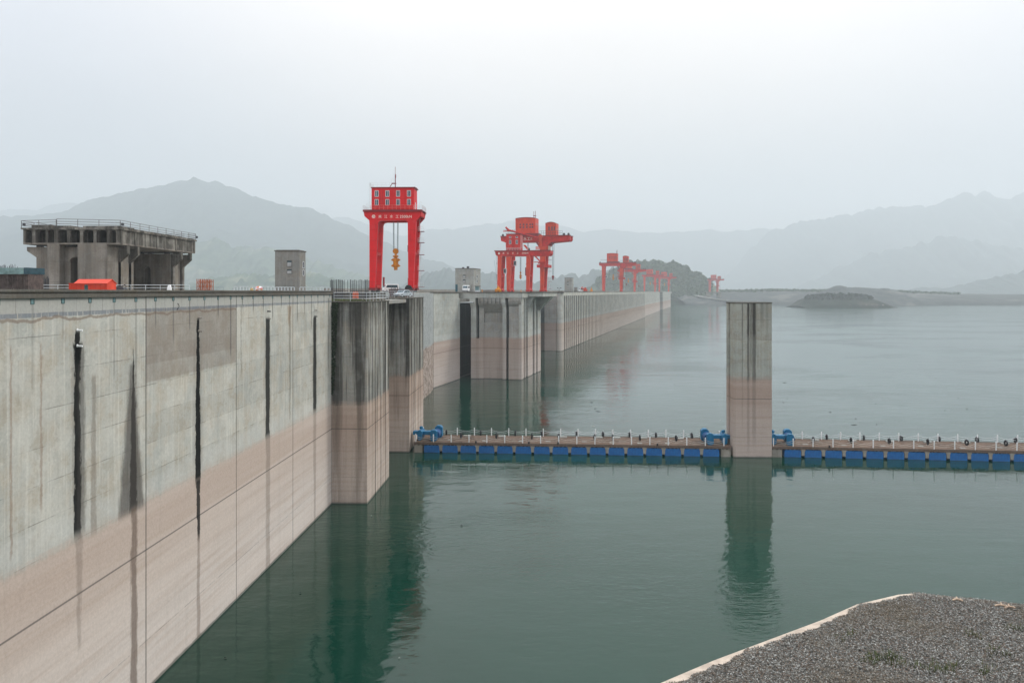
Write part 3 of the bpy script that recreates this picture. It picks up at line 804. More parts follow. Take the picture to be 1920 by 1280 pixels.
# weeds
wp = []
for (px, py, n__) in ((1640, 1236, 9), (1648, 1246, 9), (1672, 1238, 5), (1686, 1239, 6), (1900, 1182, 6), (1870, 1231, 6), (1825, 1192, 3), (1775, 1255, 12), (1590, 1195, 4), (1840, 1258, 8), (1700, 1250, 4), (1740, 1258, 6)):
    Y = F * H0 / (py - HY); X = PX(px, Y)
    for k in range(n__): wp.append((X + random.gauss(0, .10), Y + random.gauss(0, .10), 23.96))
tufts('weeds', wp, .11, .09, M['grass'], 'small green weeds sprouting through the gravel', n=8)
def stick(px, py, L, ang, label):
    Y = F * H0 / (py - HY); X = PX(px, Y)
    mb = MB(); c_, s_ = math.cos(ang), math.sin(ang)
    mb.tube([(-L * c_ / 2, -L * s_ / 2, 0.03), (-L * c_ * .1, -L * s_ * .1 + .02, .05), (L * c_ * .3, L * s_ * .3, .045), (L * c_ / 2, L * s_ / 2 - .02, .03)], .018, 7)
    mb.tube([(0, 0, .045), (L * .2, .1, .06)], .012, 6)
    o = mb.build('driftwood', M['driftwood']); o.location = (X, Y, 23.975)
    tag(o, label, 'stick')
stick(1795, 1130, .18, -.1, 'short pale stick near the middle of the gravel rim')
stick(1878, 1141, .24, -.2, 'forked pale stick on the gravel, nearer the right border')
stick(1893, 1144, .20, .1, 'thin dark-ended stick lying beside the forked stick')

# ================================================================== LIFT HEAD STRUCTURE (concrete, left)
# local frame: x right, y away, z up from the deck; front at y = 0
q = 130 / F / 4.5714
LX = lambda zx: (zx - 1025) * q                 # zoom pixel -> metres right of the front corner
LZ = lambda zy: (763 - zy) * q + .0
pl = thing('platform_building', 'massive dark concrete platform building on legs with a railed roof and open cells', 'concrete building', (-63.8, 130, 30))
top, bot = LZ(215), LZ(357)
xL = LX(200)
mb = MB(); mb.box(xL - .25, -.25, top - .28, .3, 31.2, top); mb.build('roof_slab', C_GIRD, pl)
mb = MB()
mb.box(LX(275), -.1, top, LX(440), 6, top + .42); mb.box(LX(440), .8, top, LX(585), 6, top + .42); mb.box(LX(715), -.1, top, LX(1030), 5, top + .30); mb.box(-.6, 5, top, .2, 31, top + .16)
mb.build('roof_upstand', C_GIRD, pl)
mb = MB(); mb.box(xL, 0, bot, 0, 31, bot + .25); mb.build('cell_floor', C_PLAT, pl)
cells = [(220, 275), (305, 392), (410, 466), (495, 577), (603, 686), (712, 803), (828, 916), (943, 996)]
xs = [LX(200)] + [LX(v) for c_ in cells for v in c_] + [0]
mb = MB()
for i in range(0, len(xs), 2): mb.box(xs[i], .0, bot + .25, xs[i + 1], 4.2 if i < len(xs) - 2 else 31, top - .28)
# arched heads of the cells
for a, b in cells:
    a, b = LX(a), LX(b); r = .45; zt = top - .28
    for s_, x_ in ((1, a), (-1, b)):
        mb.prism([(x_, zt - .05), (x_, zt - .05 - r)] + [(x_ + s_ * r * (1 - math.cos(t)), zt - .05 - r + r * math.sin(t)) for t in (R(20), R(45), R(70), R(90))], 'y', .03, 3.9)
    mb.box(a, .03, zt - .06, b, 3.9, zt - .002)
mb.build('cell_wall', C_GIRD, pl)
MB().box(xL + .4, 4.2, bot + .25, -.5, 4.6, top - .28).build('cell_back', C_SHADE, pl)
MB().box(xL, 4.6, bot + .25, xL + .8, 31, top - .28).build('side_girder', C_GIRD, pl)
for yy in (0.25, 5.2, 9, 13.5, 16.5, 21.5, 26, 30.2): MB().box(-.02, yy, bot + .1, .12, yy + .7, top - .3).build('girder_strip', C_GIRD, pl)
zp = LZ(376)                                    # top of the leg walls, a gap below the girder
def legs(name, y0, y1, cell):
    mb = MB()
    if cell:   # front wall: wing, pillar, arch, main block
        mb.prism([(LX(200), zp), (LX(200), LZ(410)), (LX(282), LZ(466)), (LX(282), -.1), (LX(405), -.1), (LX(405), zp)], 'y', y0 + 1.0, y1)
        mb.box(LX(405), y0, -.1, LX(510), y1 + 0, bot - .0)
        a, b, r = LX(555), LX(667), (LX(667) - LX(555)) / 2
        mb.box(LX(510), y0 + 1.6, -.1, LX(560), y1, zp)
        zt = LZ(462)
        mb.prism([(a, zp), (a, zt - .7), (a + .35, zt - .15), (a + .8, zt), (b, zt), (b, zp)], 'y', y0 + 1.4, y1)
        mb.box(b, y0, -.1, LX(920), y1 - 1, bot)
        mb.prism([(LX(920), y0), (-1.5, y0 + 2.5), (-1.5, y1), (LX(920), y1)], 'z', -.1, zp)
    else:
        xa, xb = -7.0, -5.75
        mb.box(LX(282), y0, -.1, xa, y1, zp); mb.box(xb, y0, -.1, -2.0, y1, zp)
        mb.prism([(xa, zp), (xa, LZ(540)), (xa + .25, LZ(517)), (xa + .62, LZ(507)), (xb - .25, LZ(517)), (xb, LZ(540)), (xb, zp)], 'y', y0, y1)
    return mb.build(name, C_PLAT, pl)
legs('front_leg', 0.0, 8.0, True)
legs('rear_leg', 24.0, 30.2, False)
for y_ in (2.7, 6.3, 24.2, 28.6):               # corbels carrying the overhanging girder
    mb = MB(); mb.prism([(-2.3, -.1), (-1.5, -.1), (-1.5, LZ(505)), (.0, LZ(432)), (.0, LZ(352)), (-.45, LZ(352)), (-.45, zp), (-2.3, zp)], 'y', y_, y_ + .9)
    mb.build('corbel', C_GIRD, pl)
mb = MB()
for y_ in (3, 7, 25, 29):
    for x_ in (xL + 1, -8, -3): mb.box(x_ - .4, y_ - .4, zp - .01, x_ + .4, y_ + .4, bot + .01)
mb.build('bearing', M['dark'], pl)
MB().box(LX(300), 8, -.1, LX(340), 24, zp).build('rear_wall', C_PLAT, pl)
mb = MB()
def rail_run(mb, pts, h, posts, r=.04, mids=(.5,)):
    for a, b in zip(pts, pts[1:]):
        a, b = Vector(a), Vector(b)
        for f_ in (*mids, 1.0): mb.cyl(a + Vector((0, 0, h * f_)), b + Vector((0, 0, h * f_)), r, n=6)
        n_ = max(1, round((b - a).length / posts))
        for i in range(n_ + 1):
            p = a.lerp(b, i / n_); mb.cyl(p, p + Vector((0, 0, h)), r * 1.1, n=6)
rail_run(mb, [(LX(440), 1.6, top + .4), (0.1, 0.1, top + .02), (.15, 31, top + .02)], 1.2, 3.6, .045, (.33, .66))
rail_run(mb, [(LX(185), 0, top), (LX(440), 1.4, top + .3)], 1.15, 2.4, .045, (.33, .66))
rail_run(mb, [(LX(185), 0, top), (LX(185), 31, top), (.15, 31, top)], 1.15, 3.6, .045, (.33, .66))
mb.build('roof_railing', plain('weathered_rail', (0.17, 0.16, 0.155), .6, .2), pl)
mb = MB()
for p in ((LX(205), .1, top + .5), (LX(1045), .3, top + .55), (.35, 31, top + .55)): mb.lathe([(.10, -.2), (.24, -.1), (.24, .2), (.12, .28)], 10, p)
mb.build('floodlight', M['dark'], pl)

# ================================================================== THINGS ON THE DECK, LEFT
def zx(zxp, D): return (zxp / 4.5714 - 960) * D / F
# long white pipe railing
mb = MB(); rail_run(mb, [(-30, 0, 0), (16.8, 0, 0)], 1.14, 2.2, .035, (.62,))
mb.box(-10.75, -.08, .6, -10.35, .08, 1.2)
o = mb.build('railing', M['galv']); o.location = (-66, 122, 29.9)
tag(o, 'long white two-bar pipe railing along the crest in front of the red shed', 'railing')
mb = MB(); rail_run(mb, [(0, 0, 0), (6.1, 0, 0)], .95, 2.0, .03, (.5,)); o = mb.build('railing', plain('grey_blue_rail', (.22, .28, .31), .6)); o.location = (PX(358, 150), 150, 29.9)
tag(o, 'short thin grey-blue railing beside the rusty cage', 'railing')
# red gabled shed
sh = thing('site_shed', 'bright red metal shed with a gabled roof behind the white railing', 'shed', (zx(745, 116), 116, 29.85))
a, b = -2.62, 2.95
mb = MB(); mb.box(a, 0, 0, b, 2.6, 1.36); mb.prism([(0, 1.36), (2.6, 1.36), (1.3, 1.92)], 'x', a + .85, b - .03)
mb.build('wall', M['bright_orange'], sh)
mb = MB(); mb.prism([(-.16, 1.30), (1.3, 1.93), (2.76, 1.30), (2.76, 1.37), (1.3, 2.0), (-.16, 1.37)], 'x', a + .75, b + .08); mb.box(a - .05, -.05, 1.36, a + .8, 2.6, 1.42)
mb.build('roof', M['bright_orange'], sh)
mb = MB(); mb.box(-.35, -.04, .0, .15, .02, 1.0); mb.lathe([(.25, 0), (.25, .1), (.05, .18)], 8, (-.1, -.02, 1.0)); mb.build('door', M['teal'], sh)
mb = MB()
for xx in np.linspace(a + .4, b - .3, 8): mb.box(xx - .02, -.025, .1, xx + .02, .005, 1.3)
mb.build('wall_rib', M['red_orange'], sh)
# dark low equipment by the platform leg
eq = MB(); eq.box(-.9, 0, 0, .9, 1.2, .55); eq.box(-.7, .1, .55, .2, 1.1, .95); eq.cyl((.5, -.05, .5), (.5, 1.2, .5), .38, n=12); eq.tube([(.2, .5, .9), (.8, .5, 1.25), (1.0, .5, .8)], .06)
eq = eq.build('compressor', M['dark'], bevel=.04); eq.location = (zx(985, 120), 121, 29.85); tag(eq, 'low dark machine standing beside the red shed', 'machine')
# white block marker
wb = MB(); wb.frus((-.34, -.3, .34, .3, 0), (-.24, -.2, .24, .2, .95)); wb.frus((-.24, -.2, .24, .2, .95), (-.12, -.12, .12, .12, 1.22))
wb = wb.build('traffic_barrier', M['white'], bevel=.04); wb.location = (zx(1440, 121), 121.5, 29.85); tag(wb, 'small white tapered block right of the concrete platform legs', 'barrier')
# sheeted store on the far left
ss_ = thing('site_store', 'dark timber store with a grey-green sheet roof edge at the far left', 'store', (zx(0, 110), 110, 29.85))
q2 = 110 / F / 4.5714
w2 = 205 * q2
mb = MB(); mb.box(-9, -.1, (763 - 602) * q2, w2, 4.2, (763 - 548) * q2); mb.build('roof_fascia', M['green_sheet'], ss_)
mb = MB(); mb.box(-9, .3, 0, w2 + .35, 4, (763 - 600) * q2)
for xx in np.arange(-8.8, w2 + .3, .23): mb.box(xx, .3 - random.uniform(.02, .14), 0, xx + random.uniform(.08, .19), .32, (763 - 603) * q2 - random.uniform(0, .3))
mb.build('plank_wall', M['brown'], ss_)
MB().box(w2, -.05, (763 - 602) * q2, w2 + .42, 4.2, (763 - 546) * q2).build('side_sheet', M['glass'], ss_)
def rods(name, label, X, Y, z0, xs_, h0, h1, r, rows=2, dy=.5, mat='rebar', lean=.04):
    mb = MB()
    for rr in range(rows):
        for xx in xs_:
            h = random.uniform(h0, h1); px_ = xx + random.uniform(-.04, .04); py_ = rr * dy + random.uniform(-.1, .1)
            mb.cyl((px_, py_, 0), (px_ + random.uniform(-lean, lean), py_ + random.uniform(-lean, lean), h), r, n=5)
    for f_ in (.22, .5): mb.cyl((min(xs_), -.06, h0 * f_), (max(xs_), -.06, h0 * f_), r, n=5)
    o = mb.build(name, M[mat]); o.location = (X, Y, z0)
    return tag(o, label, 'rebar', 'reinforcing bars sticking up')
rods('rebar_cluster', 'thin upright bars poking up behind the sheet roof at the far left', PX(-8, 116), 116, 29.85, [0, .25, .4, .5, .62, 1.0, 1.15, 1.3, 1.9, 2.1, 2.3, 2.8], 3.75, 4.2, .03)
rods('rebar_cluster', 'rusty upright bars in front of the platform building wing', PX(62, 126), 126, 29.85, [0.02, .2, .3, .55, .8, .95, 1.1, 1.5, 1.6, 1.8, 2.05, 2.2], 2.1, 2.65, .045)
ob = thing('storage_box', 'orange-brown box container with dark lid beside the timber store', 'box', (PX(51.5, 128), 128, 29.85))
mb = MB(); mb.box(0, 0, 0, .85, 1.4, 1.75)
for k in range(5): mb.box(.06 + .18 * k, -.05, .1, .13 + .18 * k, .0, 1.7)
mb.build('body', M['yellow'], ob); MB().box(-.06, -.06, 1.75, .92, 1.5, 1.9).build('lid', M['dark'], ob)
bt = MB()
for k in range(4): bt.lathe([(.02, 0), (.13, .02), (.12, .3), (.06, .42), (.02, .42)], 8, (.08 + .22 * k, .3 + .1 * (k % 2), 0))
bt = bt.build('water_drum', M['bluetarp']); bt.location = (PX(51.5, 128) + .05, 128, 31.75); tag(bt, 'bright blue plastic drums set on the orange-brown box lid', 'drums')
# rust-red cages
cg = thing('steel_cage', 'rust-red steel lattice cage standing on the crest behind the wall', 'cage', (zx(1688, 125), 125, 29.85))
for k in range(4):
    mb = MB(); x0 = k * .58; h = 2.05
    for xx in (x0, x0 + .5):
        for yy in (0, .8): mb.box(xx - .045, yy - .045, 0, xx + .045, yy + .045, h + .12 * (xx == x0))
    for zz in (.25, 1.0, 1.75):
        for yy in (0, .8): mb.box(x0, yy - .03, zz - .045, x0 + .5, yy + .03, zz + .045)
        mb.box(x0 - .03, 0, zz - .04, x0 + .03, .8, zz + .04)
    mb.cyl((x0, 0, .3), (x0 + .5, 0, 1.0), .035, n=5); mb.cyl((x0 + .5, 0, 1.0), (x0, 0, 1.7), .035, n=5); mb.cyl((x0, .8, 1.75), (x0 + .5, 0, 1.75), .06, n=5)
    mb.build('cage_panel', M['rust'], cg)
# prefab picket fences
def fence(label, pa, pb, D, h):
    t = thing('picket_fence', label, 'fence', (PX(pa, D), D, 29.95), 0, 'picket fences on the crest')
    L = (pb - pa) * D / F
    mb = MB(); mb.box(0, -.03, h - .12, L, .03, h); mb.box(0, -.03, .16, L, .03, .26); mb.build('rail', M['galv'], t)
    n_ = max(2, int(L / .48)); mb = MB()
    for i in range(n_ + 1): mb.box(i * L / n_ - .07, -.05, 0, i * L / n_ + .07, .05, h - .12)
    mb.build('picket', M['galv'], t)
fence('thin pale picket fence left of the grey lift tower', 439, 514, 132, .98)
fence('pale picket fence in front of the grey lift tower', 516, 552, 126, .84)
fence('pale picket fence between the grey lift tower and the rebar', 562, 619, 126, .84)
um = thing('umbrella', 'open umbrella with pink, white and orange panels leaning on the fence', 'umbrella', (PX(484, 128), 128.5, 30.3))
for g, mt in enumerate((plain('pink_cloth', (.70, .36, .40), .7), M['white'], plain('orange_cloth', (.66, .25, .10), .7))):
    mb = MB()
    for k in range(g, 9, 3):
        a0, a1 = k * 2 * PI / 9, (k + 1) * 2 * PI / 9
        P_ = lambda a, r, h: (r * math.cos(a) * .8, -h * .8 + .0, r * math.sin(a) * .55 + .2)
        for r0, h0, r1, h1 in ((0, .5, .45, .4), (.45, .4, .8, .1)):
            mb.add([P_(a0, r0, h0), P_(a1, r0, h0), P_(a1, r1, h1), P_(a0, r1, h1), P_(a0, r0, h0 - .03), P_(a1, r0, h0 - .03), P_(a1, r1, h1 - .03), P_(a0, r1, h1 - .03)], [(0, 1, 2, 3), (7, 6, 5, 4), (0, 3, 7, 4), (1, 5, 6, 2), (3, 2, 6, 7)])
    mb.build('canopy_panel', mt, um)
mb = MB(); mb.cyl((0, -.4, .2), (0, .75, -.3), .02); mb.build('handle', M['dark'], um)
bk = MB(); bk.lathe([(.16, 0), (.26, .1), (.28, .5), (.2, .62), (.05, .66)], 10); bk = bk.build('fuel_drum', plain('dull_yellow', (.48, .33, .13), .6)); bk.location = (PX(472, 130), 130, 29.95)
tag(bk, 'small dull yellow drum behind the fence left of the umbrella', 'drum')

# ================================================================== CREST TOWERS
def win(t, x0, z0, x1, z1, y=-.0, side=None):
    """a window in the front (y) or right flank (side = x) with frame and pane"""
    f = MB()
    if side is None:
        f.box(x0 - .09, y - .07, z0 - .09, x1 + .09, y + .02, z0); f.box(x0 - .09, y - .07, z1, x1 + .09, y + .02, z1 + .09)
        f.box(x0 - .09, y - .07, z0, x0, y + .02, z1); f.box(x1, y - .07, z0, x1 + .09, y + .02, z1)
        o = f.build('window', M['sill'], t); MB().box(x0, y - .03, z0, x1, y + .01, z0 + (z1 - z0) * .72).build('shutter', M['shutter'], o); MB().box(x0, y - .01, z0 + (z1 - z0) * .72, x1, y + .01, z1).build('pane', M['glass'], o)
    else:
        f.box(side - .02, x0 - .09, z0 - .09, side + .07, x1 + .09, z0); f.box(side - .02, x0 - .09, z1, side + .07, x1 + .09, z1 + .09)
        f.box(side - .02, x0 - .09, z0, side + .07, x0, z1); f.box(side - .02, x1, z0, side + .07, x1 + .09, z1)
        o = f.build('window', M['frame'], t); MB().box(side - .01, x0, z0, side + .035, x1, z1).build('pane', M['glass'], o)
    return o
def tower(label, px, D, W, L, H, mat, rz, wins, swins, extra=None):
    t = thing('lift_tower', label, 'tower', (PX(px, D), D, 29.85), rz, 'lift towers on the crest')
    mb = MB(); mb.box(0, 0, 0, W, L, H); mb.build('wall', mat, t, bevel=.04)
    mb = MB(); mb.box(-.12, -.12, H, W + .12, L + .12, H + .18); mb.box(.2, .2, H + .18, W - .2, L - .2, H + .26); mb.build('roof', C_COPE, t)
    for (a, b, c, d) in wins: win(t, a, b, c, d)
    for (a, b, c, d) in swins: win(t, a, b, c, d, side=W)
    if extra: extra(t)
    return t
def t1(t):
    mb = MB(); mb.box(1.9, -.09, 4.9, 3.05, -.01, 6.3); mb.box(2.3, -.02, 5.1, 3.0, .01, 6.2); 
T1 = tower('square grey concrete tower behind the picket fence', 515.5, 150, 4.65, 3.9, 7.75, C_GREY, -WA, [(2.35, 4.95, 3.15, 5.95), (2.35, 3.55, 3.15, 4.3)], [(2.0, 4.7, 2.8, 5.8), (2.0, 3.3, 2.8, 4.2)])
def t2(t):
    mb = MB(); mb.box(1.2, -.7, 0, 6.1, 0, 2.9); mb.build('porch', C_PALE, t)
    MB().box(.1, -.08, 0, 1.15, .02, 2.9).build('door', plain('dark_teal_door', (.02, .09, .12), .5), t)
    mb = MB(); mb.box(2.4, 1, H2 + .26, 3.0, 2, H2 + .7); mb.box(4.2, 1, H2 + .26, 4.9, 2, H2 + 1.0); mb.build('roof_vent', M['dark'], t)
H2 = 8.7
T2 = tower('pale concrete tower with a dark blue door next to the white van', 853.5, 300, 7.2, 9.5, H2, C_PALE, -DA, [(3.1, 5.4, 4.0, 6.4), (3.1, 3.6, 4.0, 4.7)], [(4, 5.4, 5, 6.4), (4, 3.6, 5, 4.7)], t2)
def t3(t):
    mb = MB(); mb.box(5.6, 3, 0, 7.4, 5, 2.8); mb.box(5.5, 2.9, 2.8, 7.6, 5.1, 3.0); mb.build('annex', C_GREY, t)
T3 = tower('small pale tower past the red double cranes, beside the intake wall', 1058.5, 500, 4.6, 6.5, 8.7, C_PALE, -DA, [(1.7, 5.3, 2.5, 6.2), (1.7, 3.5, 2.5, 4.4)], [(2.5, 5.2, 3.3, 6.2)], t3)
T4 = tower('hazy tower partly hidden by the first distant crane leg', 1124.5, 880, 4.2, 5, 10.2, C_PALE, -DA, [(1.5, 5, 2.5, 6)], [])

# ================================================================== RAILING + REBAR ON THE PIERS
t = thing('railing', 'three-bar pale pipe railing round the tops of the two stained piers', 'railing', (-29.8, 0, 0), -WA)
mb = MB(); rail_run(mb, [(.25, 113.75, 28.66), (4.9, 113.75, 28.66), (4.9, 130.2, 28.66)], 1.22, 2.3, .035, (.33, .66)); mb.build('front_run', M['galv'], t)
mb = MB(); rail_run(mb, [(4.9, 130.2, 28.66), (2.6, 132, 28.66)], 1.22, 2.3, .035, (.33, .66)); mb.build('return_run', M['galv'], t)
mb = MB(); rail_run(mb, [(-.2, 150.2, 28.9), (4.6, 150.2, 28.9), (4.6, 160, 28.9)], 1.2, 2.0, .035, (.33, .66)); mb.build('rear_run', M['galv'], t)
mb = MB(); mb.box(-4, 130.5, 28.0, 4.4, 150, 28.6)
gd = mb.build('gap_slab', C_DECK); gd.location = (-29.8, 0, 0); gd.rotation_euler = (0, 0, -WA); tag(gd, 'thin concrete slab bridging the recess between the stained piers', 'slab')
def seg(a, b, n): return list(np.linspace(a, b, n))
def rpx(px0, px1, D, n, ref=None): return [(p - ref) * D / F for p in np.linspace(px0, px1, n)]
rods('rebar_cluster', 'dense tall reinforcing bars standing just past the end of the long wall', PX(619, 136), 136, 28.4, rpx(619, 625.5, 136, 6, 619) + rpx(628, 634, 136, 5, 619) + rpx(636, 643.5, 136, 6, 619), 3.5, 3.75, .042, 1)
rods('rebar_cluster', 'two thin lone bars with a leaning prop between the dense rebar bundles', PX(646, 136), 136, 28.4, rpx(646.5, 652.5, 136, 2, 646), 3.5, 3.7, .042, 1)
rods('rebar_cluster', 'dense tall reinforcing bars beside the left leg of the nearest red crane', PX(656, 137), 137, 28.4, rpx(656.5, 669, 137, 8, 656) + rpx(672, 679, 137, 5, 656) + rpx(682, 691.5, 137, 8, 656), 3.5, 3.75, .042, 1)
rods('rebar_cluster', 'short reinforcing bars between the legs of the nearest red crane', PX(734, 170), 170, 28.6, rpx(734, 742, 170, 6, 734) + rpx(745.5, 746.5, 170, 2, 734) + rpx(750, 752, 170, 2, 734), 2.2, 2.65, .045, 1)
lw = MB(); lw.box(0, 0, 0, 9.4, .35, 1.35); lw.box(-.1, -.1, 1.35, 9.5, .45, 1.47); lw = lw.build('low_wall', C_COPE); lw.location = (PX(621, 139), 139.3, 28.4)
tag(lw, 'low dark concrete wall at the foot of the tall rebar', 'wall')
lw = MB(); lw.box(0, 0, 0, 5.3, .4, 2.0); lw.box(1, -.12, .3, 1.4, 0, 1.9); lw = lw.build('low_wall', plain('brown_board', (.13, .075, .065), .8, .3, 2)); lw.location = (PX(728, 172), 172.5, 28.6)
tag(lw, 'low brown wall behind the short rebar between the crane legs', 'wall')
# orange gas bottles
cb = MB()
for k in range(3): cb.lathe([(.18, 0), (.2, .05), (.2, 1.1), (.12, 1.28), (.05, 1.3), (.05, 1.42)], 10, (k * .28, (k % 2) * .2, 0))
cb = cb.build('gas_bottles', plain('orange_red', (.58, .12, .055), .5)); cb.location = (PX(668, 130.5), 128.5, 28.66); tag(cb, 'orange gas bottles standing under the rebar behind the pier railing', 'gas bottles')
# stacked timber along the pier edge
tm = MB()
for k in range(26):
    a = random.uniform(0, 14); L_ = random.uniform(1.5, 3.2)
    xo = 4.3 + random.uniform(-.3, .25); tm.cyl((xo, 114.6 + a, 28.74 + random.uniform(0, .3)), (xo + random.uniform(-.4, .2), 114.6 + a + L_ * .8, 28.74 + random.uniform(0, .3)), .06, n=6)
tm = tm.build('timber_pile', plain('grey_timber', (.30, .265, .23), .85, .3, 4)); tm.location = (-29.8, 0, 0); tm.rotation_euler = (0, 0, -WA); tag(tm, 'loose grey timber heaped inside the pier railing', 'timber')

# ================================================================== VEHICLES
def vehicle(name, label, cat, L, W, H, paint, loc, rz, van=False):
    t = thing(name, label, cat, loc, rz)
    b = MB(); hw = W / 2
    if van: prof = [(0, .35), (0, H * .45), (.12, H * .62), (.55, H * .95), (.9, H), (L - .15, H), (L, H * .9), (L, .35)]
    else: prof = [(0, .30), (.02, .68), (.2, .78), (L * .26, .92), (L * .40, H), (L * .72, H), (L * .90, .98), (L, .92), (L, .30)]
    for i, (a, sgn) in enumerate(((hw, 1),)): b.prism(prof, 'y', -hw, hw)
    b.build('body', paint, t, bevel=.10)
    g = MB()
    if van:
        for s_ in (-1, 1): g.prism([(.55, H * .58), (.85, H * .9), (L - .4, H * .9), (L - .4, H * .58)], 'y', s_ * (hw + .012), s_ * (hw - .05))
        g.prism([(-.0, 0), (.0, 0)] and [(.08, H * .60), (.10, H * .585), (.56, H * .91), (.50, H * .93)], 'y', -hw * .86, hw * .86)
    else:
        for s_ in (-1, 1): g.prism([(L * .31, .95), (L * .42, H - .07), (L * .71, H - .07), (L * .84, .98)], 'y', s_ * (hw + .012), s_ * (hw - .05))
        g.prism([(L * .27 - .02, .94), (L * .28, .93), (L * .40, H - .06), (L * .385, H - .03)], 'y', -hw * .85, hw * .85)
    g.build('window', M['glass'], t)
    for xx in (L * .18, L * .80):
        for s_ in (-1, 1):
            wv = MB(); wv.cyl((xx, s_ * (hw - .2), .32), (xx, s_ * (hw + .02), .32), .32, n=16); wh = wv.build('wheel', M['black'], t)
            MB().cyl((xx, s_ * (hw + .01), .32), (xx, s_ * (hw + .035), .32), .18, n=12).build('rim', M['galv'], wh)
    for s_ in (-1, 1):
        MB().box(-.03, s_ * hw * .72 - .16, .55, .06, s_ * hw * .72 + .16, .72).build('headlight', M['frame'], t)
    MB().box(-.05, -hw * .95, .3, .08, hw * .95, .5).build('bumper', M['dark'], t)
    return t
vehicle('parked_van', 'white minibus parked between the legs of the nearest red crane', 'van', 4.2, 1.9, 2.2, M['white'], (PX(717, 215), 216, 29.86), R(28), True)
vehicle('parked_van', 'white van facing the viewer in front of the pale concrete tower', 'van', 4.6, 1.95, 2.35, M['white'], (PX(872, 282), 282, 29.9), R(90) - DA * .4, True)
vehicle('parked_car', 'silver car behind the railing on the second stained pier', 'car', 4.0, 1.7, 1.45, plain('silver_paint', (.46, .50, .53), .3, .05, metal=.3), (PX(750, 163), 158, 28.92), R(58))
vehicle('parked_truck', 'small white truck beside a red machine on the distant crest', 'truck', 4.4, 2.2, 2.6, M['white'], (PX(1086, 560), 562, 29.9), R(12), True)
ex = thing('excavator', 'small red excavator on the distant crest beside the white truck', 'excavator', (PX(1093.5, 560), 560, 29.86))
mb = MB(); mb.box(.2, 0, 0, 2.6, .5, .7); mb.box(.2, 1.5, 0, 2.6, 2.0, .7); mb.build('track', M['dark'], ex)
mb = MB(); mb.box(.3, .1, .7, 3.0, 1.9, 1.9); mb.box(.9, .1, 1.9, 2.2, 1.1, 3.2); mb.build('body', M['bright_orange'], ex)
mb = MB(); mb.tube([(.5, 1, 1.6), (-.6, 1, 3.6), (-1.3, 1, 2.6)], .28, 6); mb.build('arm', M['bright_orange'], ex)
mb = MB(); mb.prism([(-1.6, 2.7), (-.9, 2.7), (-1.0, 1.9), (-1.5, 1.9)], 'y', .6, 1.4); mb.build('bucket', M['dark_red'], ex)
gb = MB(); gb.lathe([(.9, 0), (1.1, .3), (.9, 1.2), (.4, 2.2), (.2, 3.2), (.1, 3.4)], 10); gb.box(-.9, -.5, .4, .9, .5, .9); gb = gb.build('float_buoy', M['yellow']); gb.location = (PX(1109, 565), 565, 29.86)
tag(gb, 'yellow cone-shaped gear standing right of the small red excavator', 'gear')
# glass booth
bo = thing('guard_booth', 'grey glazed booth with a flat roof right of the pale tower', 'booth', (PX(890.5, 290), 290, 29.86), -DA * .5)
mb = MB(); mb.box(0, 0, 0, 1.5, 1.4, .75)
for xx in (0, 1.42):
    for yy in (0, 1.32): mb.box(xx, yy, .75, xx + .08, yy + .08, 2.1)
mb.build('frame', M['galv'], bo); MB().box(.04, .04, .75, 1.46, 1.36, 2.08).build('pane', M['tealglass'], bo)
mb = MB(); mb.box(-.15, -.2, 2.1, 2.0, 1.6, 2.25); mb.cyl((1.85, -.05, 0), (1.85, -.05, 2.1), .04); mb.build('roof', M['dark'], bo)
# yellow grab / lifting beam parked on the deck
gr = thing('lifting_grab', 'round orange-yellow grab lying on the crest beside a crane leg', 'grab', (PX(934, 288), 288, 29.86))
mb = MB(); mb.lathe([(.5, 0), (1.0, .35), (1.1, .8), (.85, 1.25), (.45, 1.5), (.45, 1.8), (.2, 2.2)], 14); mb.build('body', M['yellow'], gr)
mb = MB()
for k in range(6):
    a = k * PI / 3; mb.box(1.0 * math.cos(a) - .18, 1.0 * math.sin(a) - .18, .1, 1.0 * math.cos(a) + .18, 1.0 * math.sin(a) + .18, 1.15)
mb.build('claw', M['yellow'], gr)
for px, D, lb in ((904, 284, 'short yellow bollard between the booth and the yellow grab'), (977, 292, 'short yellow bollard left of the right crane leg'), (760, 236, 'short white bollard under the right leg of the nearest red crane')):
    mb = MB(); mb.lathe([(.2, 0), (.2, .1), (.13, .14), (.13, .85), (.08, .95)], 10); mb.box(-.14, -.14, .5, .14, .14, .62)
    b = mb.build('bollard', M['white'] if px == 760 else M['yellow']); b.location = (PX(px, D), D, 29.9); tag(b, lb, 'bollard', 'bollards on the crest')
# floodlight pole near the intake corner
lp = MB(); lp.cyl((0, 0, 0), (0, 0, 1.9), .07); lp.cyl((-.9, 0, 1.7), (.9, 0, 1.7), .05); lp.box(-1.1, -.2, 1.75, -.5, .2, 2.05); lp.box(.5, -.2, 1.75, 1.1, .2, 2.05)
lp = lp.build('floodlight', M['dark']); lp.location = DW(-73.2, 399.4, 30.05); tag(lp, 'small twin floodlight on the round corner column of the intake wall', 'floodlight')

